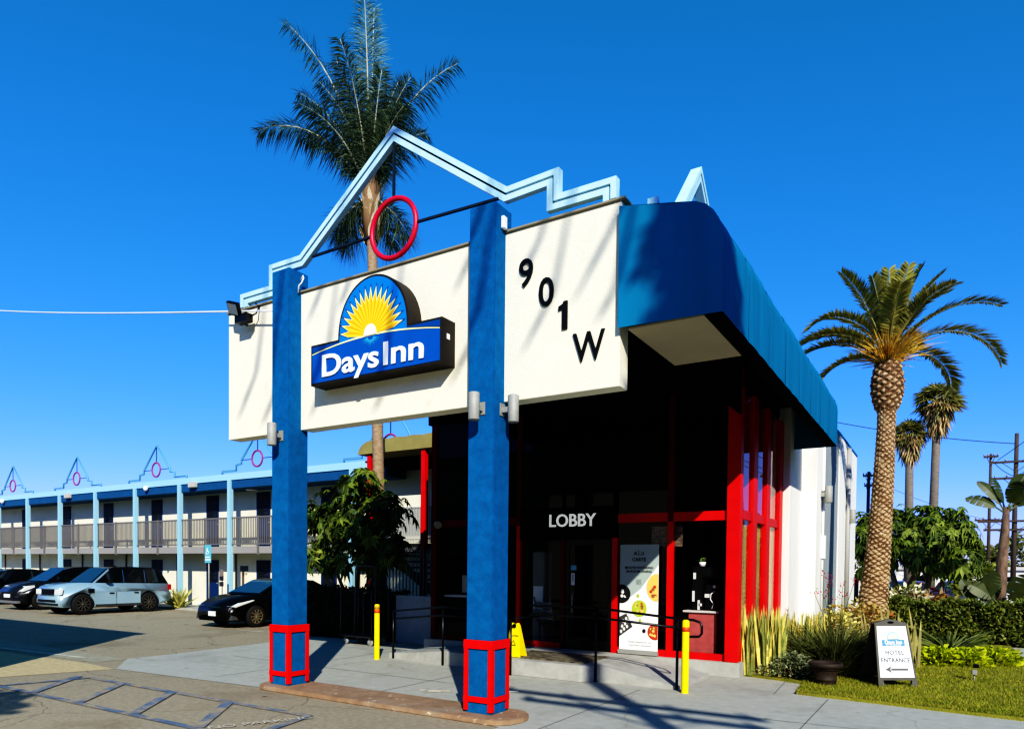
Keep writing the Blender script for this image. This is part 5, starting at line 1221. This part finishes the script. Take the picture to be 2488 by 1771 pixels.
for az, el, L_, dr, k in ((212, 79, 5.3, .75, 0), (214, 64, 3.8, 1.75, 0), (207, 74, 3.6, .9, 0), (122, 89, 5.4, .12, 1), (302, 86, 5.0, .3, 1), (30, 78, 4.4, 1.05, 0), (36, 84, 3.2, .5, 0), (45, 86, 3.4, .4, 0), (203, 72, 2.8, 1.5, 0), (24, 74, 2.3, 1.3, 0), (350, 78, 2.4, 1.2, 0), (240, 72, 2.8, 1.3, 0), (212, -60, 1.5, .4, 0), (225, -40, 1.5, .8, 0), (20, -35, 1.6, .8, 0), (40, -60, 1.4, .4, 0), (130, 80, 3.4, .6, 0), (160, 82, 3.2, .6, 0), (280, 82, 3.6, .7, 0), (90, 83, 3.0, .6, 0), (330, 84, 3.0, .6, 0), (250, 84, 3.4, .5, 0), (10, 82, 3.2, .7, 0), (225, 82, 3.2, .8, 0)):
    frond(m, (B[0] + .08 * cos(rad(az)), B[1] + .08 * sin(rad(az)), B[2]), rad(az), rad(el), L_, dr, 190, .74, .013, .95, k, 2, .36, .15, .5, .12, .045)
m.build('crown', [q_g, q_g2, q_r], t, fixn=False)

# umbrella trees
def umbrella_tree(label, base, blobs, n, size, trunks, mats, tr_r=.09):
    t = thing('umbrella_tree', label, 'tree', base)
    m = MB()
    tot = sum(b_[3] * b_[4] for b_ in blobs)
    for (x, y, z, rx, rz_) in blobs:
        for i in range(int(n * rx * rz_ / tot)):
            a = U(0, 2 * PI); b_ = math.asin(U(-.75, 1)); k = U(.35, 1) ** .45 * (1 + .28 * sin(3 * a + x * 5) * cos(3 * b_ + z * 4))
            p = Vector((x + rx * k * cos(a) * cos(b_), y + rx * .8 * k * sin(a) * cos(b_), z + rz_ * k * sin(b_)))
            out = Vector((cos(a) * cos(b_), sin(a) * cos(b_), sin(b_) + .5)).normalized(); mi = random.randrange(len(mats))
            q1 = out.orthogonal().normalized(); q2 = out.cross(q1); sz_ = U(.6, 1.25)
            for j_ in range(random.randrange(5, 9)):
                th = 2 * PI * j_ / 8 + U(-.2, .2); d = (q1 * cos(th) + q2 * sin(th) + out * .15 - Vector((0, 0, .45))).normalized()
                leaf(m, p, d, size * sz_ * U(.6, 1.2), size * sz_ * U(.11, .2), out + Vector((U(-.3, .3), U(-.3, .3), 0)), mi, U(.15, .5))
    m.build('crown', mats, t, fixn=False)
    m = MB()
    for path in trunks:
        k = len(path); m.tube(path, [tr_r * (1 - .6 * i / (k - 1)) for i in range(k)], 8)
    m.build('trunk', mat('grey_bark', (.24, .19, .13), .9, var=.3, scale=6, bump=.5, bscale=12), t, fixn=False)
um_d = gl('umbrella_leaf', (.028, .05, .01), (.085, .12, .02), .55); um_l = gl('umbrella_light', (.085, .12, .015), (.17, .20, .035), .45)
umbrella_tree('leafy umbrella tree behind the luggage cart, half sunlit and half in shade', (-13.4, 13.6, 0),
    [(-14.6, 13.9, 3.1, 1.0, .85), (-13.4, 13.7, 3.2, 1.05, 1.15), (-12.5, 13.6, 3.0, .8, 1.0), (-14.9, 13.6, 2.2, .75, .6), (-13.2, 13.5, 2.2, 1.0, .7), (-12.9, 13.4, 4.0, .6, .55), (-12.0, 13.5, 2.3, .6, .5), (-11.9, 13.5, 3.3, .4, .4), (-15.2, 13.7, 3.4, .4, .4)], 620, .29,
    [[(-13.5, 13.6, 0), (-13.55, 13.6, .8), (-14.0, 13.6, 1.6), (-14.4, 13.7, 2.3)], [(-13.4, 13.6, 0), (-13.3, 13.6, 1.2), (-13.2, 13.6, 2.4)], [(-13.2, 13.6, .3), (-12.8, 13.6, 1.4), (-12.5, 13.6, 2.4)]], [um_d, um_l], .07)
umbrella_tree('broad glossy umbrella tree with several pale trunks behind the garden palm', (-.9, 29.5, 0),
    [(-2.5, 30, 3.2, .75, 1.0), (-1.3, 30, 3.3, 1.2, 1.1), (-.3, 29.8, 3.4, 1.1, 1.0), (.35, 29.6, 3.3, .8, .8), (.55, 29.4, 2.3, .75, .7), (-1.0, 29.2, 2.6, .9, .7), (-2.4, 29.8, 2.2, .5, .6), (-.1, 29.3, 2.2, .6, .5)], 1250, .31,
    [[(-1.2, 29.6, 0), (-1.1, 29.6, 1.2), (-.7, 29.6, 2.2), (-.2, 29.6, 2.9)], [(-.55, 29.5, 0), (-.5, 29.5, 1.2), (-.3, 29.5, 2.4)], [(-2.2, 29.6, 0), (-2.0, 29.6, 1.3), (-1.6, 29.6, 2.4)], [(-.1, 29.4, 0), (-.05, 29.4, .8), (.0, 29.4, 1.9)], [(-1.25, 29.5, .3), (-1.5, 29.5, 1.4), (-1.7, 29.5, 2.2)]], [um_d, um_l, um_l], .15)

# far fan palms
fan_g = gl('fan_leaf', (.15, .16, .05), (.30, .27, .10), .35); fan_d = gl('fan_dead', (.27, .20, .10), (.42, .32, .17), .35)
def fan_palm(x, y, h, r, lab, s_):
    t = thing('fan_palm', lab, 'palm tree', (x, y, 0), group='far fan palms')
    m = MB(); m.tube([(x - s_, y, 0), (x - s_ * .4, y, h * .5), (x, y, h)], [.30, .25, .22], 10); m.build('trunk', mat('fan_bark', (.20, .17, .13), .95, var=.25, scale=4, stretch=(1, 1, 4)), t, fixn=False)
    m = MB()
    for i in range(75):
        a = U(0, 2 * PI); e = U(-.35, 1.45); L_ = r * U(.55, .8)
        h_ = Vector((cos(a) * cos(e), sin(a) * cos(e), sin(e))); hub = Vector((x, y, h)) + h_ * r * U(.45, .6)
        sd = Vector((-sin(a), cos(a), 0)); up = sd.cross(h_)
        for k in range(13):
            th = -1.5 + 3.0 * k / 12; d = h_ * cos(th) + sd * sin(th) - Vector((0, 0, .25)); leaf(m, hub, d, L_ * U(.8, 1.1), L_ * .075, up + h_ * U(-.4, .4), 0 if e > 0 or random.random() < .5 else 1, .35)
    for i in range(420):
        a = U(0, 2 * PI); u = U(0, 1); q = r * (.22 + .5 * u) * U(.7, 1.1); leaf(m, (x + q * cos(a), y + q * sin(a), h + .25 - 1.75 * r * .85 * (1 - u)), (cos(a) * .25 + U(-.3, .3), sin(a) * .25 + U(-.3, .3), -1), U(.5, .9), .07, (cos(a) + U(-.6, .6), sin(a) + U(-.6, .6), .2), 1 if random.random() < .8 else 0, .1)
    m.build('crown', [fan_g, fan_d], t, fixn=False)
fan_palm(-.5, 50, 12.3, 1.3, 'taller of two distant fan palms right of the garden palm', .2)
fan_palm(-1.95, 50, 10.4, 1.05, 'shorter of two distant fan palms just beside the palm trunk', -.15)

# giant bird of paradise / banana at the right edge
t = thing('banana_plant', 'tall paddle-leaved banana plant at the right edge of the photo', 'plant', (1.5, 26, 0))
m = MB(); m.tube([(1.48, 26, 0), (1.52, 26, 2), (1.58, 26, 3.2), (1.6, 26, 3.9)], [.17, .16, .12, .08], 10); m.build('trunk', mat('banana_trunk', (.10, .065, .045), .9, col2=(.28, .2, .14), scale=4, stretch=(2, 2, .6)), t, fixn=False)
def paddle(m, base, d, L_, w, pet, droop=.3, tear=True, nrm=None, mi=0):
    base = Vector(base); d = Vector(d).normalized(); n = Vector(nrm).normalized() if nrm else Vector((0, -1, .3)).normalized(); s_ = d.cross(n).normalized()
    p0 = base; p1 = base + d * pet; m.tube([p0, p1], [.035, .02], 5, 1)
    N = 9; C_ = [p1 + d * (L_ * k / N) - Vector((0, 0, droop * L_ * (k / N) ** 2)) for k in range(N + 1)]
    for sg in (-1, 1):
        for k in range(N):
            w0 = w * max(0.0, sin(PI * min(1, (k + .35) / (N + .4)))) ** .6; w1 = w * max(0.0, sin(PI * min(1, (k + 1.3) / (N + .4)))) ** .6 if k < N - 1 else 0
            g_ = (.12 if tear and random.random() < .3 else 0)
            a, b_ = C_[k], C_[k + 1]; m.poly([a, b_, b_ + s_ * sg * w1 - n * .10 * w1 - d * g_ * w, a + s_ * sg * w0 - n * .10 * w0], mi, False)
ban = mat('banana_leaf', (.055, .075, .02), .45, col2=(.12, .14, .04), scale=1.5, transl=.35); ban2 = mat('banana_pet', (.12, .14, .04), .6)
m = MB()
for d, L_, w, nr in (((-.55, 0, 1), 1.25, .18, (.6, -1, .2)), ((-.75, -.1, .55), 1.0, .22, (.3, -1, .6)), ((-.25, .2, 1), 1.3, .2, (.8, -.6, .1)), ((.5, -.1, .9), 1.4, .26, (-.4, -1, .4)), ((.75, 0, .7), 1.4, .27, (-.2, -1, .5)), ((.3, .2, 1), 1.5, .25, (0, -1, .3)), ((.2, -.4, .9), 1.0, .22, (0, -1, .5))): paddle(m, (1.6, 26, 3.7), d, L_, w, .35, .3, True, nr)
m.build('crown', [ban, ban2], t, fixn=False)
t = thing('banana_plant', 'low paddle-leaved plant with big upright leaves just behind the hedge at the right', 'plant', (1.35, 25.2, 0))
m = MB()
for d, L_, w, nr, b0 in (((.25, 0, 1), 1.25, .27, (-.4, -1, .2), (.95, 25.2, .7)), ((-.35, 0, 1), 1.1, .22, (.6, -1, .2), (.95, 25.2, .6)), ((.8, 0, .6), 1.1, .27, (-.1, -1, .7), (1.4, 25.2, .9)), ((.35, -.2, .9), 1.1, .3, (-.2, -1, .3), (1.6, 25.2, .8)), ((-.6, -.1, .6), .9, .26, (.1, -1, .8), (1.5, 25.2, .9)), ((.9, 0, .35), 1.0, .25, (0, -1, .9), (1.7, 25.2, .9)), ((.1, .1, 1), 1.2, .22, (.1, -1, .1), (1.2, 25.4, .6))): paddle(m, b0, d, L_, w, .35, .25, True, nr)
for x in (.95, 1.15, 1.45): m.tube([(x, 25.2, 0), (x, 25.2, .9)], .04, 6, 1)
m.build('foliage', [ban, ban2], t, fixn=False)

# ================================================================== BACKGROUND RIGHT
wood = mat('pole_wood', (.10, .075, .055), .9, var=.2, scale=5, stretch=(3, 3, .4))
def pole(x, y, h, arms, lab, w=2.2, r=.15, group='utility poles along the street'):
    t = thing('utility_pole', lab, 'pole', (x, y, 0), group=group)
    MB().tube([(x, y, 0), (x, y, h)], [r, r * .7], 10).build('pole_shaft', wood, t)
    for z, ww, ax in arms:
        a = MB(); d = Vector((1, 0, 0)) if ax == 'x' else Vector((.85, .53, 0)); c = Vector((x, y - .16, z))
        a.bar(c - d * ww / 2, c + d * ww / 2, .10, .12); a.bar(c + d * ww * .28 + Vector((0, 0, 0)), Vector((x, y - .1, z - .6)), .03, .03); a.bar(c - d * ww * .28, Vector((x, y - .1, z - .6)), .03, .03); ar_ = a.build('crossarm', wood, t)
        m = MB()
        for k in (-.46, -.2, .2, .46): q = c + d * ww * k; m.lathe([(.0, .06), (.035, .06), (.05, .12), (.03, .2), (0, .2)], q, 8)
        m.build('insulator', mat('porcelain', (.3, .3, .28), .4), ar_)
    return t
pole(3.48, 50, 10.0, ((8.35, 2.6, 'x'), (7.4, 2.2, 'x'), (4.9, 3.6, 'x'), (4.4, 3.0, 'x')), 'tall wooden utility pole with several crossarms at the right edge')
pole(2.48, 55, 9.6, ((9.4, .8, 'x'), (5.3, 1.6, 'x')), 'slimmer utility pole with a short street light arm left of the tall pole', r=.11)
pole(-4.6, 55, 8.9, ((8.6, .7, 'x'), (7.9, .5, 'x')), 'distant utility pole half hidden by the garden palm trunk', r=.14)
def wire(a, b_, sag, lab, r=.02):
    a = Vector(a); b_ = Vector(b_); P = [a.lerp(b_, k / 20) - Vector((0, 0, sag * 4 * (k / 20) * (1 - k / 20))) for k in range(21)]
    tag(MB().tube(P, r, 5).build('power_line', mat('wire_dark', (.02, .025, .03), .6)), lab, 'cable', 'power lines in the distance')
wire((-12, 48, 13.4), (3.48, 50, 9.4), .5, 'long thin power line crossing the sky behind the garden palm to the tall pole', .022)
for k, (dx, z) in enumerate(((-.9, 8.5), (.4, 8.5), (1.1, 8.5))): wire((3.48 + dx, 50, z), (9 + dx, 20, 11.5 + k * .3), .4, ('left', 'middle', 'right')[k] + ' power line of three dropping from the upper right corner to the tall pole', .018)
wire((3.1, 50, 4.95), (2.48, 55, 5.4), .1, 'short low wire between the tall pole and the slim pole', .018)
wire((-4.6, 55, 8.5), (2.48, 55, 5.3), .3, 'faint low wire from the distant pole to the slim pole', .012)
wire((3.48, 50, 7.5), (2.48, 55, 9.3), .2, 'short drooping wire from the tall pole up to the slim pole top', .018)

t = thing('far_building', 'low white building far beyond the hedge behind the parked cars', 'building', (4, 62, 0))
m = MB(); m.box(-3.0, 14, 60, 70, 0, 2.05); m.build('wall', mat('far_white', (.72, .70, .64), .9, var=.06), t)
m = MB(); m.box(-3.2, 14.2, 59.8, 70.2, 2.06, 2.3); m.build('roof', mat('far_roof', (.55, .52, .48), .9), t)
for x in (-1.5, 1.0, 3.6, 6.0): MB().box(x - .5, x + .5, 59.96, 59.99, .7, 1.6).build('window', car_glass, t)
t = thing('far_building', 'white two storey house with balcony seen between the side wall and palm trunk', 'building', (-4.6, 40, 0))
m = MB(); m.box(-6.2, -3.4, 40, 46, 0, 2.9); m.build('wall', mat('far_white', (.7,) * 3), t)
m = MB(); m.box(-6.2, -3.3, 39.2, 40, 1.75, 1.9); m.build('balcony', mat('far_white', (.7,) * 3), t)
m = MB()
for k in range(12): m.box(-6.1 + .24 * k, -6.06 + .24 * k, 39.22, 39.26, 1.9, 2.6)
m.box(-6.2, -3.3, 39.2, 39.28, 2.6, 2.66); m.build('railing', steel_dk, t)
MB().box(-4.3, -3.7, 39.96, 39.99, .3, 1.6).build('window', car_glass, t)
m = MB()
tl_m = [gl('far_tree', (.05, .06, .018), (.12, .12, .035), .4), gl('far_tree_light', (.10, .11, .03), (.16, .15, .04), .4)]
for i in range(7000):
    x = U(2.0, 40); z = U(0, 1); hh = 3.6 + 1.5 * sin(x * .5) + .9 * sin(x * 1.3) + (1.2 if x > 6 else 0); y = 85 + U(-2.5, 2.5)
    leaf(m, (x, y, hh * z ** .7 + .2), (U(-1, 1), U(-1, .5), U(-.2, 1)), U(.35, .7), .16, (U(-1, 1), -1, U(0, 1)), random.randrange(2))
o = m.build('treeline', tl_m, None, fixn=False); tag(o, 'hazy dark green line of trees far beyond the street on the right', 'trees', kind='stuff')
shrub('street_shrub', 'yellow-green bush beyond the hedge between the bushy tree and the banana plant', (1.2, 34, 1.3), (.8, .8, 1.0), 900, .08, [gl('street_leaf', (.16, .18, .03), (.26, .26, .06))])

# ================================================================== THINGS BESIDE THE CAMERA THAT THROW SHADOWS INTO THE VIEW OR BLOCK SKY LIGHT
pole(5.45, -1.9, 14.0, ((8.9, 3.9, 'x'), (8.5, 3.4, 'x')), 'wooden utility pole with two crossarms beside the camera, outside the photo', r=.17, group='utility poles near the entrance drive')
t = thing('street_tree', 'leafy street tree beside the near utility pole, outside the photo', 'tree', (6.6, -3.3, 0))
m = MB(); m.tube([(6.6, -3.3, 0), (6.55, -3.2, 6), (6.4, -3.1, 11), (5.6, -2.8, 15.2)], [.2, .15, .12, .09], 8)
m.tube([(5.6, -2.8, 15.2), (2, -2.6, 15.8), (-1.9, -2.5, 15.6)], [.09, .07, .04], 6)
for (px, pz, L_) in ((-4.45, 4.55, .75), (-3.75, 5.05, 1.0), (-3.35, 5.7, .5), (-4.5, 5.45, .5), (-3.45, 4.75, .4), (-8.25, 5.6, .6), (-8.2, 4.15, .5), (-5.55, 4.3, .7), (-5.5, 5.5, .6), (-9.9, 4.3, .8), (-9.3, 4.15, .5), (-6.9, 4.1, .4), (-7.6, 5.7, .3)):
    a_ = Vector((px, 7.38, pz)) + SUN_DIR * 15.0; d_ = Vector((.55, 0, .85)); tip = a_ + d_ * L_  # twigs added along the sun line to streak the sign wall
    m.tube([a_, a_ + d_ * L_ * .5, tip, (tip.x + .5, tip.y + .1, 15.6)], [.015, .04, .035, .006], 5); m.build('trunk', mat('grey_bark', (.24, .19, .13)), t, fixn=False)
m = MB()
for (x, y, z, r_, nn) in ((6.2, -2.9, 12.75, .5, 520), (6.65, -3.0, 13.3, .5, 520), (6.0, -2.7, 13.6, .42, 330), (6.8, -3.1, 12.7, .4, 320), (6.35, -2.8, 13.95, .35, 240), (5.6, -2.6, 13.3, .3, 130)):
    for i in range(nn):
        a = U(0, 2 * PI); b_ = math.asin(U(-1, 1)); k = U(0, 1) ** .5 * r_
        leaf(m, (x + k * cos(a) * cos(b_), y + k * sin(a) * cos(b_), z + k * sin(b_)), (U(-1, 1), U(-1, 1), U(-1, 1)), U(.12, .25), .05, (U(-1, 1), U(-1, 1), 1))
for (p, q) in (((2.4, -1.0, 11.0), (1.4, 1.6, 10.2)), ):
    pass
m.build('crown', [um_d], t, fixn=False)
def add_blocker(name, lab, x0, x1, y0, y1, h, m_, face):  # added unseen blocks that keep low sky light off the lobby front
    t = thing(name, lab, 'building', ((x0 + x1) / 2, (y0 + y1) / 2, 0), group='added sky light blockers around the camera')
    MB().box(x0, x1, y0, y1, 0, h).build('wall', m_, t); MB().box(x0 - .1, x1 + .1, y0 - .1, y1 + .1, h + .002, h + .25).build('coping', concrete_lt, t)
    for q in range(int(max(x1 - x0, y1 - y0) / 4)):
        for z in (1.2, 4.4):
            if face == 'y': MB().box(x0 + 1.2 + 4 * q, x0 + 3 + 4 * q, y1 + .004, y1 + .03, z, z + 1.6).build('window', car_glass, t)
            else: MB().box(x0 - .03, x0 - .004, y0 + 1.2 + 4 * q, y0 + 3 + 4 * q, z, z + 1.6).build('window', car_glass, t)
brk = mat('blocker_dark_brick', (.07, .04, .03), .9, var=.3, scale=3); brk2 = mat('blocker_grey', (.09, .085, .08), .9, var=.2, scale=2)
add_blocker('sky_blocker', 'added dark brick block behind the camera, unseen, blocking low sky light', -34, -2, -40, -25, 11, brk, 'y')
add_blocker('sky_blocker', 'added grey block behind the camera to the right, unseen, blocking low sky light', 0, 30, -40, -26, 12, brk2, 'y')
add_blocker('sky_blocker', 'added dark brick row right of the camera, unseen, blocking low sky light', 24, 34, -22, 34, 10, brk, 'x')
t = thing('street_tree', 'small round headed street tree left of the photographer, outside the photo', 'tree', (-5.15, -3.26, 0))
m = MB(); m.tube([(-5.15, -3.26, 0), (-5.15, -3.26, 5)], [.09, .05], 8); m.build('trunk', mat('grey_bark', (.24, .19, .13)), t, fixn=False)
m = MB()
for i in range(1500):
    a = U(0, 2 * PI); b_ = math.asin(U(-1, 1)); k = .95 * U(0, 1) ** .4
    leaf(m, (-5.15 + k * cos(a) * cos(b_), -3.26 + k * sin(a) * cos(b_), 5.2 + k * sin(b_)), (U(-1, 1), U(-1, 1), U(-1, 1)), U(.15, .3), .08, (U(-1, 1), U(-1, 1), 1))
m.build('crown', [um_d], t, fixn=False)
t = thing('neighbour_building', 'plain stucco neighbouring building left of the camera, outside the photo', 'building', (-22, -3, 0))
m = MB(); m.box(-42, -12.1, -10, 3.0, 0, 6.0); m.build('wall', mw, t)
m = MB(); m.box(-42.1, -12.0, -10.1, 3.1, 6.002, 6.15); m.build('coping', concrete_lt, t)
for x in (-16, -20, -24, -28): MB().box(x - .6, x + .6, 3.005, 3.03, 1.0, 2.3).build('window', car_glass, t)

# ================================================================== WORLD, SUN, CAMERA
w = bpy.data.worlds.new('World'); S.world = w; w.use_nodes = True
n = w.node_tree; bg = n.nodes['Background']
sk = n.nodes.new('ShaderNodeTexSky'); sk.sky_type = 'NISHITA'; sk.sun_disc = False
sk.sun_elevation = SUN_EL; sk.sun_rotation = math.atan2(SUN_DIR.x, SUN_DIR.y)
sk.air_density = 1.0; sk.dust_density = 0.3; sk.ozone_density = 3.0; sk.altitude = 0
hs = n.nodes.new('ShaderNodeHueSaturation'); hs.inputs['Saturation'].default_value = 1.35; hs.inputs['Value'].default_value = 1.9
sp = n.nodes.new('ShaderNodeSeparateColor'); cb = n.nodes.new('ShaderNodeCombineColor')
pw = n.nodes.new('ShaderNodeMath'); pw.operation = 'POWER'; pw.inputs[1].default_value = .5
mu = n.nodes.new('ShaderNodeMath'); mu.operation = 'MULTIPLY'; mu.inputs[1].default_value = 1.66
mr_ = n.nodes.new('ShaderNodeMath'); mr_.operation = 'MULTIPLY'; mr_.inputs[1].default_value = .80
pr_ = n.nodes.new('ShaderNodeMath'); pr_.operation = 'POWER'; pr_.inputs[1].default_value = .75
n.links.new(sk.outputs[0], hs.inputs['Color']); n.links.new(hs.outputs[0], sp.inputs[0])
n.links.new(sp.outputs[1], pw.inputs[0]); n.links.new(pw.outputs[0], mu.inputs[0]); n.links.new(sp.outputs[0], pr_.inputs[0]); n.links.new(pr_.outputs[0], mr_.inputs[0])
n.links.new(mr_.outputs[0], cb.inputs[0]); n.links.new(mu.outputs[0], cb.inputs[1]); n.links.new(sp.outputs[2], cb.inputs[2])
n.links.new(cb.outputs[0], bg.inputs[0])
bg.inputs[1].default_value = 0.10

sl = bpy.data.lights.new('sun', 'SUN'); sl.energy = 5.0; sl.angle = rad(.53); sl.color = (1, .95, .84)
so = bpy.data.objects.new('sun', sl); C.objects.link(so); so.rotation_euler = (-SUN_DIR).to_track_quat('-Z', 'Y').to_euler()
so.location = (10, -12, 20)

cam = bpy.data.cameras.new('camera'); co = bpy.data.objects.new('camera', cam); C.objects.link(co)
r0 = Vector((0.8497137, 0.52714485, 0.01024342)); r1 = Vector((0.02150298, -0.01523588, -0.99965268)); r2 = Vector((-0.5268057, 0.84963885, -0.02428132))
M = Matrix.Identity(4)
for i in range(3): M[i][0] = r0[i]; M[i][1] = -r1[i]; M[i][2] = -r2[i]
M.translation = (0, 0, 1.9)
co.matrix_world = M
cam.sensor_width = 36; cam.sensor_fit = 'HORIZONTAL'; cam.lens = 36 * 1688.32 / 2488; cam.shift_x = 0; cam.shift_y = 533.77 / 2488
cam.clip_start = .05; cam.clip_end = 2000
S.camera = co
S.render.engine = 'CYCLES'
S.view_settings.view_transform = 'Standard'; S.view_settings.look = 'None'; S.view_settings.exposure = 0; S.view_settings.gamma = 1
S.view_settings.use_curve_mapping = True
cmap = S.view_settings.curve_mapping; cv = cmap.curves[3]
for x_, y_ in ((.04, .008), (.10, .04), (.20, .135), (.40, .40), (.70, .78)): cv.points.new(x_, y_)
cmap.update()
S.cycles.max_bounces = 8; S.cycles.transparent_max_bounces = 12
